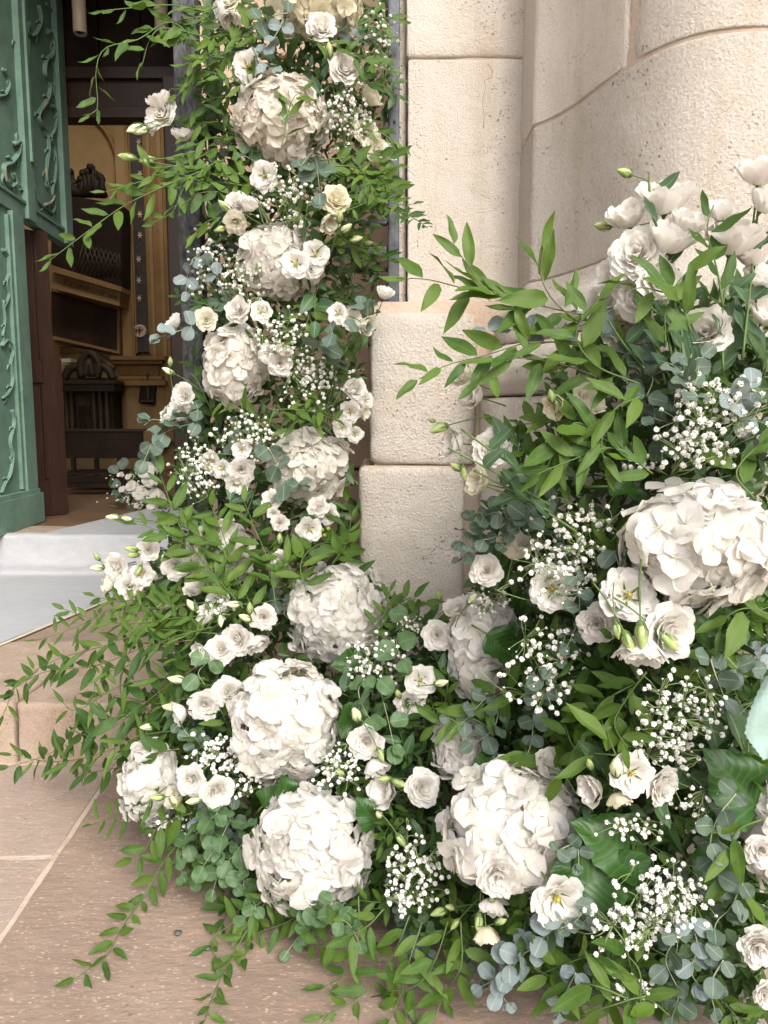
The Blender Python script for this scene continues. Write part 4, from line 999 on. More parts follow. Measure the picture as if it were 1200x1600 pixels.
W, C, Yl = WHT, CRM, YEL
ROSES = [(358, 2, 36, 'F', -.2, .3, C), (345, 16, 30, 'C', -.6, .2, W), (361, 28, 30, 'C', .1, -.6, W), (502, 43, 40, 'F', 0, .2, W), (387, 103, 42, 'O', -.3, 0, W), (537, 107, 42, 'F', .2, .2, W), (577, 152, 38, 'C', .5, .3, C),
 (250, 160, 36, 'C', -.3, .8, W), (253, 178, 40, 'F', -.1, 0, W), (238, 196, 24, 'C', -.8, -.4, W), (286, 212, 32, 'C', -.2, .8, W), (572, 208, 38, 'O', .3, .2, C), (588, 234, 34, 'F', .3, 0, C), (611, 236, 24, 'F', .5, .1, W),
 (413, 275, 38, 'O', -.2, 0, W), (368, 320, 34, 'F', -.3, .3, W), (389, 321, 32, 'C', .1, .5, W), (368, 347, 32, 'F', 0, -.5, C), (525, 313, 40, 'F', .2, .3, Yl), (514, 345, 32, 'C', .2, -.3, C), (493, 398, 38, 'O', .1, .1, W), (462, 413, 38, 'O', 0, 0, W), (487, 420, 28, 'F', .1, -.2, W),
 (372, 485, 36, 'F', -.2, .2, W), (408, 487, 30, 'O', .2, .1, W), (322, 499, 32, 'F', 0, .1, C), (273, 505, 28, 'C', -.5, .4, W), (528, 490, 30, 'O', -.1, .1, W), (549, 500, 28, 'O', .1, -.1, W), (601, 460, 28, 'C', .2, .5, W), (572, 507, 30, 'C', .4, -.2, C),
 (420, 553, 28, 'O', -.2, .1, W), (442, 550, 26, 'C', .3, .5, C), (437, 568, 36, 'F', 0, -.2, W), (287, 618, 34, 'F', -.2, .3, W), (284, 640, 32, 'F', 0, -.4, W), (264, 650, 30, 'C', -.6, .3, W), (377, 702, 27, 'O', 0, .2, W), (328, 722, 28, 'F', -.3, .1, C), (347, 733, 28, 'O', -.1, 0, W), (377, 734, 38, 'F', .1, 0, W), (370, 755, 34, 'O', 0, -.3, W),
 (555, 608, 32, 'F', .1, .2, W), (571, 625, 24, 'O', .4, .1, W), (548, 643, 32, 'O', 0, -.1, W), (567, 644, 22, 'C', .4, -.2, C), (535, 668, 27, 'O', -.1, 0, W), (555, 679, 23, 'O', .2, -.1, W), (425, 781, 30, 'F', -.1, .2, W), (427, 802, 19, 'F', 0, 0, W), (438, 817, 25, 'F', .1, -.2, W), (497, 792, 30, 'F', -.2, .2, W), (512, 804, 30, 'O', .2, 0, W), (483, 827, 36, 'O', 0, 0, W), (438, 873, 26, 'F', 0, .2, W),
 (275, 883, 42, 'F', 0, 0, W), (231, 859, 34, 'F', .1, .1, W), (181, 886, 40, 'F', -.4, .1, W), (222, 898, 34, 'O', .1, -.2, W), (203, 916, 38, 'F', .1, -.1, W), (171, 914, 30, 'C', -.6, .1, C), (306, 920, 34, 'C', -.2, .5, W), (341, 938, 34, 'O', .1, .2, W), (324, 962, 34, 'C', -.4, .2, W), (412, 965, 38, 'F', .2, .1, W), (262, 944, 28, 'C', -.3, .5, C),
 (372, 1000, 46, 'F', -.3, .1, W), (401, 1003, 38, 'C', .4, -.3, W), (315, 1022, 38, 'C', -.5, .1, W), (345, 1016, 46, 'F', 0, .3, W), (356, 1080, 44, 'F', .1, .3, W), (319, 1102, 46, 'F', -.1, 0, W), (282, 1113, 38, 'C', -.6, -.1, W), (299, 1219, 48, 'F', -.1, .1, W), (339, 1236, 50, 'F', .2, 0, W), (275, 1246, 36, 'C', -.3, .4, C),
 (683, 993, 44, 'F', 0, .1, W), (710, 952, 34, 'C', -.4, .5, W), (657, 1063, 46, 'O', 0, .2, W), (640, 1098, 44, 'F', -.1, 0, W), (572, 1160, 52, 'F', -.1, .1, W), (586, 1196, 44, 'C', .2, -.3, W), (602, 1238, 52, 'C', -.3, .3, W), (660, 1230, 52, 'F', .3, .3, W), (760, 891, 46, 'F', -.3, .5, W), (804, 858, 60, 'C', 0, .9, C),
 (711, 692, 44, 'C', -.7, .1, W), (767, 702, 54, 'F', 0, 0, W), (750, 753, 44, 'C', -.7, .1, C), (724, 586, 42, 'C', -.5, .2, C), (741, 618, 46, 'C', -.5, .1, W),
 (982, 340, 52, 'C', -.4, .7, W), (1040, 314, 70, 'C', 0, 1, W), (994, 398, 72, 'F', -.5, .1, W), (1047, 376, 64, 'C', .1, .9, W), (1145, 376, 76, 'C', 0, 1, W), (1187, 272, 56, 'C', -.1, .9, W), (1196, 318, 46, 'C', .2, .7, W), (1101, 520, 74, 'F', -.4, .2, W), (1197, 492, 50, 'C', .1, .4, W), (987, 518, 66, 'C', -.2, .2, C), (1000, 462, 66, 'F', -.2, -.1, W), (935, 480, 60, 'C', -.5, .3, W), (1177, 400, 48, 'C', -.2, .8, W), (1186, 440, 52, 'C', .2, .5, W), (1028, 436, 64, 'F', .2, 0, W), (962, 432, 56, 'C', -.6, .3, W), (1075, 352, 52, 'C', .2, .6, W), (1128, 332, 44, 'C', .1, .7, W),
 (915, 632, 58, 'C', .3, .6, C), (870, 635, 40, 'C', -.5, -.2, Yl), (933, 975, 56, 'F', -.5, 0, W), (982, 930, 80, 'O', 0, .4, W), (1046, 985, 84, 'F', .4, .1, W), (1000, 1012, 76, 'C', -.1, -.6, W), (863, 920, 66, 'O', -.2, .1, W), (987, 1208, 64, 'O', -.1, .3, W), (1034, 1226, 62, 'F', .5, 0, W), (927, 1232, 50, 'C', -.6, .1, W), (967, 1247, 40, 'C', .1, -.6, Yl),
 (870, 1404, 80, 'O', .1, 0, W), (1190, 1478, 66, 'F', -.2, .1, W), (853, 1198, 52, 'C', .3, .5, W), (782, 1366, 76, 'F', -.1, 0, W), (770, 1414, 46, 'C', 0, -.4, W), (760, 1458, 44, 'C', .0, -.8, Yl), (1192, 1330, 50, 'F', -.4, .2, W), (1198, 1552, 44, 'F', 0, 0, W)]
ROBJ = [(u, v, build_rose(u, v, d, ty, dx, dz, tint, i+100)) for i, (u, v, d, ty, dx, dz, tint) in enumerate(ROSES)]
BUDL = [(212, 200, 26, -.9, -.5, 1), (222, 204, 24, -.9, -.4, 1), (200, 246, 26, -1, .1, 2), (231, 250, 26, -1, -.2, 2), (515, 80, 22, -.1, .9, 2), (352, 323, 24, -.7, .6, 2), (345, 358, 20, -.8, -.3, 2), (540, 357, 22, .6, .3, 1), (531, 340, 20, .2, .7, 2), (555, 374, 22, 1, .2, 1), (575, 380, 16, 1, 0, 2),
 (266, 566, 16, .1, 1, 2), (264, 580, 20, -.8, .4, 1), (178, 808, 22, -1, .1, 1), (200, 811, 18, -.9, .3, 1), (152, 870, 17, -.4, .8, 2), (153, 887, 22, -1, 0, 1), (206, 858, 22, -.8, .2, 2), (209, 867, 20, -.8, 0, 2), (217, 890, 18, -.2, -.5, 2), (300, 947, 26, -.4, .8, 1), (367, 944, 26, -1, .1, 1), (390, 951, 22, .1, 1, 2), (384, 966, 24, -.6, .4, 1), (345, 968, 22, .1, -.8, 1), (278, 1062, 30, -.9, .3, 1), (268, 1106, 28, -.8, .3, 1), (233, 1136, 26, -1, .1, 1),
 (437, 843, 20, 0, .9, 2), (602, 1217, 24, -.8, .1, 2), (622, 1223, 28, .8, -.2, 2), (532, 1208, 20, -.7, .6, 2), (592, 1273, 24, .1, .1, 1), (626, 1312, 26, .6, -.8, 2), (687, 1425, 30, -1, -.1, 2), (704, 1418, 22, -.6, .4, 2), (712, 1443, 22, -.6, -.5, 2), (748, 1440, 30, -.1, -.9, 2), (782, 1440, 24, .6, .5, 2), (768, 1405, 20, 0, .6, 2), (594, 1178, 24, .3, -.5, 2),
 (622, 1084, 22, -.3, .6, 2), (688, 1067, 26, .8, .3, 1), (943, 353, 30, -1, .0, 2), (977, 270, 26, -1, .2, 2), (862, 620, 24, -.3, .8, 2), (922, 1195, 26, -.4, .9, 2), (963, 1200, 44, -.1, .9, 1), (713, 730, 24, -.5, .3, 2), (725, 738, 24, .1, -.8, 2), (674, 657, 14, -.9, .3, 2), (687, 669, 32, -.9, -.3, 2), (737, 936, 26, .3, .5, 1),
 (274, 1252, 26, -.3, .7, 1), (304, 1251, 26, -.9, 0, 1), (247, 1246, 24, -.9, .1, 2), (981, 1002, 40, .3, -.8, 2), (1002, 990, 44, 0, -1, 2), (1042, 1000, 42, .7, -.7, 2), (964, 984, 28, .1, -.8, 2), (557, 1118, 34, -.2, .7, 1), (686, 930, 22, -.2, .8, 2)]
for i, (u, v, L_, dx, dz, k) in enumerate(BUDL): build_bud(u, v, L_, dx, dz, k, i+300)

GYP = [(537, 172, 32, 46, 7.5, 55), (563, 190, 26, 30, 7.5, 26), (600, 60, 28, 44, 7, 30), (445, 312, 42, 50, 7.5, 60), (335, 415, 46, 50, 7, 75), (380, 445, 34, 34, 7, 40), (440, 523, 46, 36, 7.5, 60), (500, 595, 56, 46, 8, 85), (385, 680, 48, 36, 8, 55), (310, 735, 40, 52, 7.5, 80), (588, 1035, 44, 42, 9, 60), (640, 975, 22, 20, 7.5, 16),
 (533, 1200, 40, 40, 9, 50), (650, 1365, 46, 62, 12, 70), (335, 1178, 48, 34, 11, 50), (385, 1212, 34, 34, 9, 36), (270, 1292, 34, 26, 9, 24), (905, 845, 70, 60, 13, 70), (870, 900, 54, 44, 13, 40), (850, 1035, 56, 70, 13.5, 60), (1110, 640, 78, 56, 15, 60), (1080, 700, 70, 38, 14, 34), (1060, 1110, 78, 60, 13, 60), (1050, 1170, 60, 40, 13, 34),
 (1040, 1400, 70, 60, 15, 62), (990, 1440, 80, 50, 15, 50), (985, 1295, 52, 18, 12, 24), (1090, 1255, 44, 46, 12, 18), (985, 1545, 44, 28, 13, 14), (1000, 722, 26, 20, 12, 9), (640, 1410, 30, 22, 11, 16), (760, 945, 30, 30, 9, 20), (345, 950, 24, 20, 8, 14)]
for i, (u, v, rx, ry, f, n) in enumerate(GYP): build_gyp(u, v, rx, ry, f, n, i+500)

# named ruscus branches reaching out of the mass
RB = [([(330, 90), (270, 35), (215, 62), (165, 75), (150, 110), (152, 170), (130, 180)], 34, 'ruscus branch arching at top left, its tip hanging down', .42),
 ([(330, 20), (270, 8), (210, 12), (150, 18), (110, 82)][:4], 34, 'ruscus branch reaching left across the dark doorway top', .42),
 ([(330, 60), (260, 44), (235, 60), (220, 110)], 36, 'drooping ruscus branch below the arching one at top left', .42),
 ([(330, 262), (270, 285), (200, 318), (150, 352), (80, 405)], 40, 'long ruscus branch reaching furthest left in front of doorway', .36),
 ([(340, 230), (290, 255), (240, 262), (215, 250)], 34, 'ruscus branch pointing left under the doorway roses', .42),
 ([(330, 290), (270, 270), (215, 285), (165, 300)], 34, 'ruscus branch just above the long left reaching one', .42),
 ([(340, 250), (290, 290), (270, 330), (235, 350)], 32, 'short drooping ruscus branch left of the column', .4),
 ([(560, 300), (610, 325), (645, 340), (668, 356)], 24, 'small dark ruscus tip crossing onto the stone pilaster', .42),
 ([(540, 330), (590, 312), (625, 320), (650, 318)], 26, 'short ruscus branch pointing right at the pilaster edge', .42),
 ([(560, 200), (600, 210), (618, 235), (612, 260)], 30, 'ruscus branch curling down at the right column edge', .42),
 ([(480, 60), (540, 80), (590, 105), (620, 112)], 36, 'broad ruscus leaves pointing right near the top', .36)]
for i, (pth, lp, lab, sp) in enumerate(RB): ruscus(pth, lp, -.03, label=lab, seed=i+700, sp=sp, dark=(i in (7,)))
for k, (u0, v0, u1, v1) in enumerate([(345, 40, 285, 30), (350, 90, 280, 105), (345, 120, 275, 150), (350, 150, 290, 185), (340, 190, 285, 215), (345, 215, 290, 240), (340, 300, 285, 320), (345, 340, 300, 370), (340, 10, 280, 60), (350, 180, 300, 130), (335, 60, 290, 130), (560, 40, 622, 30), (560, 130, 625, 150), (565, 240, 625, 262), (560, 270, 622, 300), (560, 400, 612, 408), (350, 250, 300, 285)]):
    ruscus([(u0, v0), ((u0+u1)/2, (v0+v1)/2-8), (u1, v1)], 33, -.03, seed=1200+k, sp=.34, dark=k % 3 == 0)
RB2 = [([(980, 505), (900, 490), (820, 472), (740, 455), (670, 437), (615, 435)], 62, 'long ruscus branch stretching left across the pilaster', .40, 1.17, RUSL),
 ([(900, 500), (865, 470), (845, 430), (850, 385)], 62, 'upright ruscus shoot rising before the pale column', .40, 1.15, RUSL),
 ([(830, 480), (760, 452), (735, 420), (710, 385)], 56, 'ruscus shoot rising from the long branch over the pilaster', .40, 1.16, RUSL),
 ([(1010, 560), (920, 540), (830, 535), (760, 555), (700, 570), (655, 592)], 60, 'lower ruscus branch pointing left over the pilaster', .34, 1.13, RUSN+RUSL),
 ([(960, 600), (880, 570), (800, 560), (750, 590)], 60, 'narrow leaved ruscus branch under the lower one', .34, 1.12, RUSN+RUSL),
 ([(1000, 600), (930, 570), (900, 520), (935, 470)], 60, 'ruscus branch beside the tall white blooms', .36, 1.08, RUSL),
 ([(1040, 540), (1040, 480), (1060, 440), (1100, 400)], 54, 'ruscus branch between the upper right blooms', .42, 1.06, RUSL),
 ([(1130, 480), (1120, 420), (1105, 360), (1115, 320)], 54, 'upright ruscus branch between the rightmost tall blooms', .42, 1.08, RUSLD),
 ([(1080, 520), (1060, 470), (1010, 450), (975, 455)], 60, 'ruscus branch crossing the stems of the tall blooms', .40, 1.02, RUSL),
 ([(950, 690), (900, 660), (870, 700), (850, 740)], 58, 'ruscus branch with pale green leaves under the cream bloom', .34, 1.08, RUSL),
 ([(1020, 740), (960, 700), (890, 720), (830, 745)], 58, 'ruscus branch above the big gypsophila cloud', .34, 1.06, RUSL),
 ([(1000, 620), (960, 640), (940, 690), (950, 740)], 58, 'dangling ruscus branch left of the right gypsophila', .34, 1.06, RUSL)]
for i, (pth, lp, lab, sp, Y, ms) in enumerate(RB2):
    pts = [P(u, v, Y) for u, v in pth]; L_ = lp*1.26*pxm(Y); sp *= .78; build_branch(pts, L_, L_*sp, ms, STEM_B if i < 5 else STEM, 'ruscus_branch', 'ruscus', GRP_R, label=lab, seed=i+740, jit=.5, ang=44)
RB3 = [([(360, 960), (280, 965), (200, 975), (140, 965), (95, 950)], 28, None), ([(340, 990), (240, 985), (160, 1010), (90, 1030), (30, 1065), (4, 1120)], 30, None), ([(300, 1000), (230, 1010), (150, 1040), (70, 1050), (15, 1080)], 30, None), ([(320, 1060), (240, 1060), (180, 1075), (120, 1110), (95, 1095)], 30, None),
 ([(300, 1110), (220, 1110), (160, 1130), (110, 1160), (60, 1185), (5, 1200)], 32, None), ([(290, 1140), (220, 1150), (150, 1180), (80, 1190), (20, 1180)], 32, None), ([(280, 1170), (230, 1180), (180, 1200), (120, 1210)], 30, None), ([(330, 980), (260, 1000), (200, 1040), (150, 1060), (155, 1120)], 28, None), ([(310, 1040), (250, 1080), (200, 1120), (150, 1150), (110, 1140)], 32, None),
 ([(330, 940), (250, 950), (180, 950), (120, 980), (60, 1000)], 26, None), ([(300, 1090), (240, 1100), (200, 1090), (140, 1080)], 30, None), ([(260, 1230), (220, 1260), (180, 1275), (140, 1290)], 30, None), ([(310, 1290), (260, 1340), (225, 1400), (190, 1450), (165, 1495), (115, 1530)], 40, 'ruscus branch trailing alone over the bare floor slab at bottom left'),
 ([(300, 1270), (250, 1290), (225, 1330), (200, 1345)], 40, None), ([(440, 1380), (400, 1430), (360, 1500), (335, 1550), (318, 1600)], 38, 'ruscus branch trailing to the bottom edge left of centre'), ([(420, 1400), (380, 1430), (330, 1470), (340, 1500)], 38, None), ([(500, 1400), (450, 1440), (400, 1460), (380, 1500)], 42, None),
 ([(640, 1430), (620, 1480), (590, 1530), (560, 1560), (500, 1590)], 56, 'broad ruscus branch fanning over the floor at bottom centre'), ([(700, 1440), (680, 1500), (650, 1540), (600, 1550)], 56, None), ([(720, 1440), (720, 1510), (690, 1560), (680, 1600)], 54, None), ([(560, 1400), (560, 1460), (540, 1520), (500, 1545)], 50, None), ([(600, 1420), (570, 1450), (520, 1470), (480, 1480)], 44, None), ([(660, 1440), (640, 1500), (620, 1570), (600, 1610)], 52, None),
 ([(900, 1560), (840, 1530), (900, 1500), (960, 1480)], 70, None), ([(980, 1560), (930, 1540), (870, 1530), (830, 1510)], 74, None), ([(1000, 1580), (1000, 1520), (980, 1490), (975, 1460)], 70, None), ([(1060, 1600), (1010, 1560), (960, 1570), (900, 1590)], 72, None),
 ([(590, 985), (620, 950), (640, 935), (675, 948)], 34, 'small ruscus tip standing against the rough base block'), ([(575, 990), (600, 960), (610, 920)], 30, None), ([(400, 960), (370, 900), (350, 840), (330, 790)], 46, 'tall ruscus branch upright over the leaf covered hydrangea'), ([(380, 950), (320, 880), (280, 820), (250, 740)], 44, None), ([(430, 940), (420, 880), (400, 830), (380, 780)], 44, None), ([(470, 920), (440, 870), (400, 860)], 44, None), ([(360, 940), (300, 860), (250, 830), (200, 815)], 36, None), ([(480, 930), (470, 880), (500, 850), (545, 850)], 40, None), ([(520, 880), (540, 850), (548, 810), (540, 780)], 40, None), ([(350, 930), (350, 860), (300, 830), (270, 790)], 44, None), ([(300, 930), (240, 930), (190, 940), (140, 930)], 30, None),
 ([(960, 1180), (900, 1170), (880, 1130), (860, 1140)], 66, None), ([(970, 1200), (950, 1150), (930, 1110), (900, 1090)], 66, None), ([(850, 1100), (800, 1080), (770, 1090), (720, 1130)], 60, None), ([(1010, 1050), (980, 1090), (960, 1130), (980, 1170)], 60, None), ([(770, 1140), (730, 1120), (690, 1130), (660, 1140)], 46, None), ([(1180, 780), (1150, 740), (1180, 700), (1200, 690)], 70, None), ([(1200, 960), (1170, 950), (1140, 960), (1120, 990)], 70, None), ([(1190, 1280), (1150, 1300), (1140, 1350), (1160, 1400)], 70, None), ([(900, 1240), (880, 1210), (850, 1195), (820, 1170)], 60, None),
 ([(440, 230), (455, 160), (475, 140)], 38, 'two leaved ruscus tip lying across the beige hydrangea'), ([(430, 60), (380, 50), (350, 80), (330, 120)], 38, None), ([(400, 140), (350, 120), (310, 110), (290, 130)], 36, None), ([(500, 250), (550, 250), (580, 290), (600, 320)], 38, None), ([(480, 280), (520, 260), (570, 265), (610, 290)], 38, None), ([(520, 650), (560, 560), (540, 520), (500, 640)][:1]+[(490, 640), (470, 655), (450, 670)], 34, None), ([(420, 640), (470, 640), (510, 650), (540, 660)], 36, None)]
for i, (pth, lp, lab) in enumerate(RB3):
    lf = pth[0][0] < 345 and 930 < pth[0][1] < 1240
    ruscus(pth, lp*(1.42 if lf else 1.05), -.03, label=lab, seed=i+800, sp=(.38 if lf else .34), narrow=(lf and i % 2 == 1), dark=(pth[0][0] < 330 and 940 < pth[0][1] < 1240 and i % 2 == 0), skip=.05)

EB = [([(310, 660), (270, 670), (240, 690), (225, 720)], 30, 'e', 'pale eucalyptus sprig hanging in front of the church pews'), ([(310, 640), (270, 660), (240, 655), (225, 665)], 28, 'e', None), ([(300, 510), (265, 522), (232, 532)], 26, 'b', 'three pale eucalyptus leaves poking left at the doorway'), ([(340, 430), (310, 400), (295, 420), (290, 460)], 22, 'b', None),
 ([(420, 700), (440, 740), (450, 765), (480, 745)], 32, 'e', None), ([(560, 520), (575, 490), (560, 470)], 30, 'e', None), ([(520, 520), (500, 540), (530, 570)], 30, 'e', None), ([(440, 40), (420, 70), (400, 90), (430, 110)], 20, 'b', None), ([(450, 20), (410, 30), (380, 50)], 22, 'e', None), ([(470, 260), (490, 240), (500, 300)], 34, 'e', None),
 ([(800, 830), (770, 840), (740, 850), (712, 880)], 24, 'e', 'grey eucalyptus sprig against the rough base block'), ([(820, 810), (780, 800), (740, 815), (715, 850)], 24, 'e', None), ([(790, 850), (760, 820), (750, 800), (735, 805)], 24, 'e', None), ([(590, 1060), (600, 1100), (610, 1140), (620, 1190)], 40, 'g', 'green silver dollar eucalyptus hanging by the narrow blooms'), ([(570, 1060), (560, 1080), (570, 1110), (590, 1140)], 38, 'g', None), ([(640, 960), (620, 1000), (630, 1040)], 40, 'g', None),
 ([(360, 1280), (340, 1320), (320, 1350), (300, 1390)], 30, 'g', None), ([(400, 1290), (370, 1330), (340, 1370), (330, 1410)], 30, 'g', None), ([(340, 1270), (310, 1300), (280, 1340), (290, 1380)], 30, 'g', None), ([(400, 1340), (380, 1380), (400, 1420), (370, 1440)], 28, 'g', None), ([(330, 1030), (310, 1050), (320, 1070)], 36, 'g', None), ([(330, 1320), (350, 1360), (380, 1400)], 28, 'g', None), ([(440, 1400), (480, 1420), (540, 1440), (560, 1470)], 26, 'g', None), ([(520, 1410), (500, 1440), (470, 1460), (440, 1500)], 26, 'g', None),
 ([(960, 500), (900, 510), (850, 520), (790, 515), (740, 520)], 30, 'b', 'thin pale eucalyptus sprig stretched over the pilaster base'), ([(980, 600), (985, 560), (1000, 530), (1010, 560)], 36, 'b', None), ([(1010, 620), (1020, 590), (1000, 560), (960, 540)], 34, 'e', None), ([(1080, 600), (1050, 570), (1010, 560), (990, 545)], 32, 'e', None), ([(1090, 620), (1070, 590), (1090, 560), (1110, 560)], 34, 'e', None), ([(1140, 640), (1170, 610), (1190, 620), (1180, 650)], 32, 'b', None),
 ([(900, 900), (905, 960), (880, 1020), (850, 1050)], 26, 'e', None), ([(850, 1060), (835, 1120), (830, 1160), (820, 1190)], 28, 'e', None), ([(760, 1090), (740, 1110), (720, 1130), (700, 1120)], 28, 'e', None), ([(780, 1110), (770, 1140), (740, 1160), (720, 1150)], 28, 'e', None), ([(880, 1440), (830, 1480), (790, 1520), (740, 1548)], 36, 'b', 'blue-grey eucalyptus sprig with two oval leaves over the floor'), ([(840, 1480), (800, 1500), (780, 1540), (800, 1580)], 32, 'b', None), ([(900, 1520), (880, 1560), (870, 1600)], 34, 'b', None),
 ([(1080, 1440), (1090, 1480), (1080, 1520), (1110, 1560)], 36, 'b', None), ([(1130, 1500), (1110, 1540), (1120, 1590)], 32, 'e', None), ([(1060, 1460), (1040, 1500), (1060, 1550), (1050, 1590)], 34, 'e', None), ([(1150, 1240), (1120, 1280), (1110, 1330), (1130, 1390)], 34, 'e', None), ([(1130, 1020), (1160, 1050), (1180, 1040)], 34, 'e', None), ([(1110, 1030), (1120, 1060), (1140, 1110)], 34, 'e', None), ([(1160, 1380), (1140, 1420), (1120, 1440), (1110, 1480)], 34, 'e', None), ([(860, 780), (830, 800), (800, 840)], 30, 'e', None), ([(960, 860), (970, 900), (960, 940)], 34, 'e', None), ([(870, 1330), (900, 1320), (905, 1360)], 24, 'e', None), ([(930, 1420), (900, 1450), (880, 1430)], 34, 'e', None)]
for i, (pth, lp, kd, lab) in enumerate(EB): eucal(pth, lp, kd, -.035, label=lab, seed=i+900)

# broad single leaves (hydrangea and lisianthus foliage)
BL = [(1005, 1320, 870, 1360, 0), (1010, 1350, 905, 1290, 0), (900, 1390, 1010, 1345, 0), (1090, 940, 1110, 1010, 0), (1060, 950, 1120, 990, 0), (950, 760, 1010, 775, 0), (790, 1190, 730, 1215, 0), (1190, 1270, 1110, 1180, 0), (860, 1440, 850, 1500, 1), (1120, 1170, 1100, 1110, 1), (570, 1030, 520, 1040, 0), (410, 1260, 440, 1230, 0), (760, 990, 820, 1040, 0), (800, 720, 772, 655, 1), (830, 760, 770, 790, 1), (840, 740, 780, 745, 1), (1080, 560, 1040, 470, 1), (1130, 560, 1150, 470, 1), (1080, 600, 1060, 490, 1), (250, 930, 265, 905, 1), (460, 1260, 440, 1215, 0), (590, 1290, 560, 1250, 0), (560, 1100, 535, 1150, 0), (1160, 1180, 1130, 1100, 1), (1190, 560, 1150, 480, 1), (940, 1200, 905, 1160, 1), (1020, 1240, 1045, 1290, 1), (700, 1340, 680, 1290, 0), (1130, 1380, 1100, 1310, 0), (330, 1270, 350, 1290, 0)]
for i, (u0, v0, u1, v1, k) in enumerate(BL):
    Y = YS((u0+u1)/2, (v0+v1)/2)+(.0 if k == 0 else -.01); a, c = P(u0, v0, Y), P(u1, v1, Y-.01); L_ = (c-a).length*1.1; r = random.Random(i)
    o = thing('broad_leaf', '', 'leaf', a, 'broad leaves of the flower arrangement'); label_later(o, ('broad dark serrated hydrangea leaf', 'smooth grey-green lisianthus leaf')[k], (u0+u1)/2, (v0+v1)/2)
    part('leaf_blade', (BRL if k == 0 else LIL)[i % 2], o, frame(c-a, OUTW+V3((r.random()-.5, 0, r.random()-.5))*.6) @ SC(L_))
    b = MB(); b.tube([V3((0, 0, 0)), -(c-a).normalized()*.03+V3((0, .02, -.01))], .0018, .002, 5); part('stalk', b.mesh('stalk', STEM), o)
# upright stems of the tall blooms
for i, (u0, v0, u1, v1) in enumerate([(1020, 350, 1050, 560), (1010, 430, 1040, 600), (1048, 405, 1055, 560), (1145, 400, 1130, 580), (1187, 300, 1160, 560), (1180, 420, 1160, 560), (985, 365, 1030, 560), (1000, 500, 1060, 620), (1110, 555, 1120, 640), (1060, 420, 1070, 600), (950, 500, 1030, 600), (1015, 270, 1035, 380), (700, 700, 860, 790), (760, 760, 900, 830), (720, 670, 850, 760), (740, 735, 860, 800), (640, 640, 640, 640)][:16]):
    a, c = P(u0, v0, 1.13), P(u1, v1, 1.10)
    ro = min(ROBJ, key=lambda q: (q[0]-u0)**2+(q[1]-v0)**2)[2]; lo = ro.location
    b = MB(); m = (a+c)*.5+V3((rnd.uniform(-.01, .01), 0, .004))
    b.tube([p-lo for p in catmull([c, m, a], 6)], .002, .0015, 6); part('flower_stem', b.mesh('stalk', STEM), ro)
    for q in range(2):
        pt = c+(a-c)*(.3+.35*q)-lo; part('leaf', LIL[(i+q) % 3], ro, T(pt) @ frame(V3((1 if q else -1, -.5, 1.0)), OUTW) @ SC(.045))

# filler sprigs (nothing tells these apart)
hyd_ok = lambda u, v, k=.97: in_hyd(u, v, k) is None
def rose_ok(u, v, k=.45):
    for q in ROSES:
        if (q[0]-u)**2+(q[1]-v)**2 < (q[2]*k)**2: return False
    return True
fr_ = random.Random(33)
FG = 'unnamed green filler sprigs between the flowers'
cnt = 0; tries = 0
while cnt < 225 and tries < 6000:
    tries += 1; u = fr_.uniform(210, 1200); v = fr_.uniform(-10, 1590)
    if not inside(u, v) or not hyd_ok(u, v) or not rose_ok(u, v): continue
    if u > 760 and fr_.random() < .45: continue
    L_ = fr_.uniform(50, 95)*(1.3 if u > 760 else 1.0); 
    a = fr_.gauss(math.pi/2 if v < 900 else -.4, 1.2) if u > 760 else fr_.uniform(0, 6.28)
    if u < 620 and v < 900: a = math.atan2(-(fr_.uniform(-40, 60)), (u-450))+fr_.gauss(0, .7)
    u1, v1 = u+L_*math.cos(a), v-L_*math.sin(a)
    if u < 620 and v < 860 and not (270 < u1 < 618): continue
    if in_hyd(u1, v1, .8) or not rose_ok(u1, v1, .35): continue
    if 560 < u1 < 760 and v1 < 960 and u > 620: continue
    if u < 620 and 430 < v1 < 900 and u1 > 552: continue
    if u < 620 and v1 < 430 and u1 > 596: continue
    Y = YS(u, v); back = .03 if hyd_ok(u1, v1, 1.15) else .07
    pth = [(u, v, Y+back+.05), ((u+u1)/2+fr_.uniform(-8, 8), (v+v1)/2+fr_.uniform(-8, 8), Y+back*.5+.01), (u1, v1, YS(u1, v1)+back*.5)]
    lp = 40*(1.45 if u > 760 else 1.0)*fr_.uniform(.8, 1.15); kind = fr_.random()
    pts = px_path(pth); Lw = lp*pxm(Y)
    if kind < .76: build_branch(pts, Lw, Lw*.36, RUSL if fr_.random() < .6 else RUSLD, STEM, 'ruscus_sprig', 'ruscus', FG, head='short leafy ruscus sprig', luv=((u+u1)/2, (v+v1)/2), seed=cnt+2000)
    elif kind < .93: build_branch(pts, Lw*.60, Lw*.52, fr_.choice((EUL, EULG, EULG, EUL, EULB)), STEM_P, 'eucalyptus_filler', 'eucalyptus', 'eucalyptus filler between the flowers', head='short eucalyptus sprig', luv=((u+u1)/2, (v+v1)/2), seed=cnt+2000, pair=True, ang=68, rad=.001)
    else: build_branch(pts, Lw*1.1, Lw*.7, LIL, STEM, 'lisianthus_foliage', 'leaf', 'lisianthus foliage between the flowers', head='tuft of grey-green lisianthus leaves', luv=((u+u1)/2, (v+v1)/2), seed=cnt+2000)
    cnt += 1
print('filler', cnt)

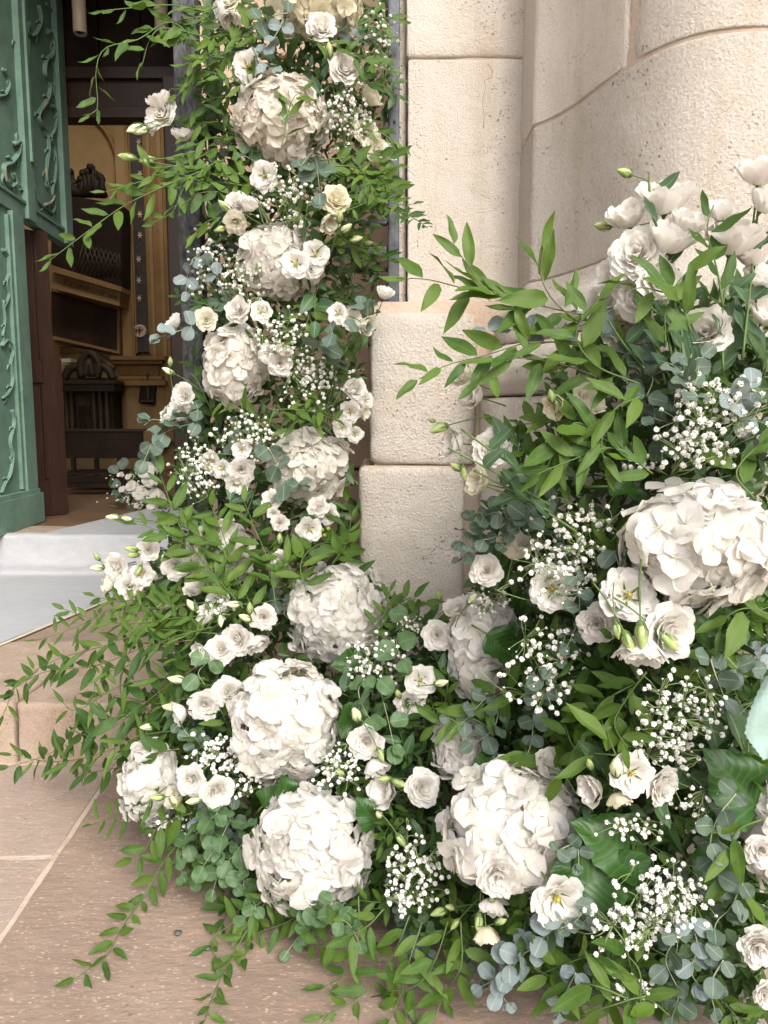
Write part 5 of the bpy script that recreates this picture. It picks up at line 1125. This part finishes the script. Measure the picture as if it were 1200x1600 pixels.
# dense inner leaves: one uncountable mass that fills the body of the arrangement
def mass():
    r = random.Random(77); vs = []; fs = []; n = 0
    while n < 15000:
        u = r.uniform(190, 1260); v = r.uniform(-40, 1620)
        if not inside(u, v): continue
        Y = YS(u, v)+.07+.30*r.random()**1.3
        if u < 640 and v < 900: Y = min(Y, 2.05)
        p = P(u, v, Y)
        if p.z < .01: continue
        n += 1; L_ = r.uniform(.025, .05); d = V3((r.gauss(0, 1), r.gauss(-.3, .6), r.gauss(0, 1))).normalized(); m = T(p) @ frame(d, OUTW+V3((r.gauss(0, .5), r.gauss(0, .4), r.gauss(0, .5)))) @ SC(L_)
        b0 = len(vs); w_ = r.uniform(.14, .24)
        for q in ((0, 0, 0), (-w_, .35, .06), (0, .4, 0), (w_, .35, .06), (-w_*.7, .72, .05), (0, .74, -.02), (w_*.7, .72, .05), (0, 1, -.08)): vs.append(m @ V3(q))
        fs += [tuple(b0+i for i in f) for f in ((0, 2, 1), (0, 3, 2), (1, 2, 5, 4), (2, 3, 6, 5), (4, 5, 7), (5, 6, 7))]
    uvs = [(.3, .5)]*len(vs)
    return mesh('inner_foliage', vs, fs, BACKL, True, uvs)
o = thing('inner_foliage', 'dense dark leaves filling the body of the flower arrangement', 'foliage', me=mass()); o['kind'] = 'stuff'

# small things
o = thing('ribbon_end', 'pale mint green cloth corner at the right edge of the picture', 'cloth', P(1190, 1120, .90))
cl_ = [(1196, 1058), (1184, 1082), (1174, 1104), (1167, 1124), (1163, 1146), (1171, 1160), (1182, 1174), (1192, 1188)]; cr_ = [(1270, 1030), (1272, 1050), (1270, 1070), (1268, 1095), (1262, 1120), (1250, 1140), (1235, 1160), (1212, 1180)]
c0 = P(1190, 1120, .90); vs = []; fs = []; nn_ = 14; NR_ = 28
for j in range(NR_+1):
    t = j/NR_*7; i0 = min(6, int(t)); f_ = t-i0
    L0 = V3((cl_[i0][0]+(cl_[i0+1][0]-cl_[i0][0])*f_ + (1.6 if j % 2 else 0), cl_[i0][1]+(cl_[i0+1][1]-cl_[i0][1])*f_, 0)); R0 = V3((cr_[i0][0]+(cr_[i0+1][0]-cr_[i0][0])*f_, cr_[i0][1]+(cr_[i0+1][1]-cr_[i0][1])*f_, 0))
    for i in range(nn_+1):
        q = L0.lerp(R0, i/nn_); vs.append(P(q.x, q.y, .90-.012*math.sin(i/nn_*5+j*.06)-.004*math.sin(j*.5+i*.4)*(i/nn_))-c0)
for j in range(NR_):
    for i in range(nn_): fs.append((j*(nn_+1)+i, j*(nn_+1)+i+1, (j+1)*(nn_+1)+i+1, (j+1)*(nn_+1)+i))
N0 = len(vs); vs += [p+V3((0, .0015, 0)) for p in vs]; fs += [tuple(q+N0 for q in f_[::-1]) for f_ in fs]
part('cloth', mesh('cloth', vs, fs, MINT), o)
o = thing('berry_cluster', 'tiny cluster of green berries by the open bloom', 'berries', P(511, 834, 1.72))
for dx_, dy_ in ((-8, -6), (2, -8), (8, -2), (-4, 3), (4, 5), (10, 6)):
    b = MB(); b.lathe(ball(.0055, 10, 7), 10, T(V3((dx_*pxm(1.72), 0, -dy_*pxm(1.72))))); part('berry', b.mesh('berry', BERRY), o)
for (u, v, s_, lb) in ((278, 1458, .007, 'small shiny dark pebble on the floor slab, the farther one'), (325, 1482, .006, 'small dark pebble on the floor slab, the nearer one')):
    q = PZ(u, v, .004); b = MB(); b.lathe([(r_*(1+.25*math.sin(i*2.1)), z*.6) for i, (r_, z) in enumerate(ball(s_, 9, 6))], 9); o = thing('pebble', lb, 'pebble', q, me=b.mesh('pebble', PEBBLE))

# bouquet standing on the church floor inside
o = thing('bouquet', 'low white bouquet standing on the church floor beside the runner', 'bouquet', PZ(228, 796, Z2)); base = o.location.copy()
r = random.Random(12)
for i, (u, v, s_) in enumerate([(228, 735, .05), (218, 772, .045), (205, 760, .035), (240, 775, .045), (232, 752, .04), (248, 783, .03), (186, 742, .015), (200, 745, .018), (213, 790, .02), (190, 765, .02), (236, 790, .03)]):
    p = P(u, v, base.y-.05)-base
    part('flower', HYF[i % 7], o, T(p) @ zframe(V3((r.random()-.5, -1, .4)), 1) @ SC(s_*1.1), WARM); part('flower', HYF[(i+2) % 7], o, T(p+V3((.01, .02, 0))) @ zframe(V3((r.random()-.5, -1, -.1)), 0) @ SC(s_*1.2), WARM)
for i in range(70):
    p = P(r.gauss(222, 20), r.uniform(715, 796), base.y+r.uniform(-.05, .12))-base
    part('leaf', (RUSLD+EUL)[i % 6], o, T(p) @ frame(V3((r.gauss(0, 1), -.2, r.gauss(.2, 1))), OUTW) @ SC(r.uniform(.05, .09)))
for i in range(45):
    p = P(r.gauss(210, 20), r.uniform(735, 790), base.y-.06)-base; part('small_flower', GYF[i % 4], o, T(p) @ SC(r.uniform(.008, .014)))

write_labels()
print('objects', len(bpy.data.objects))
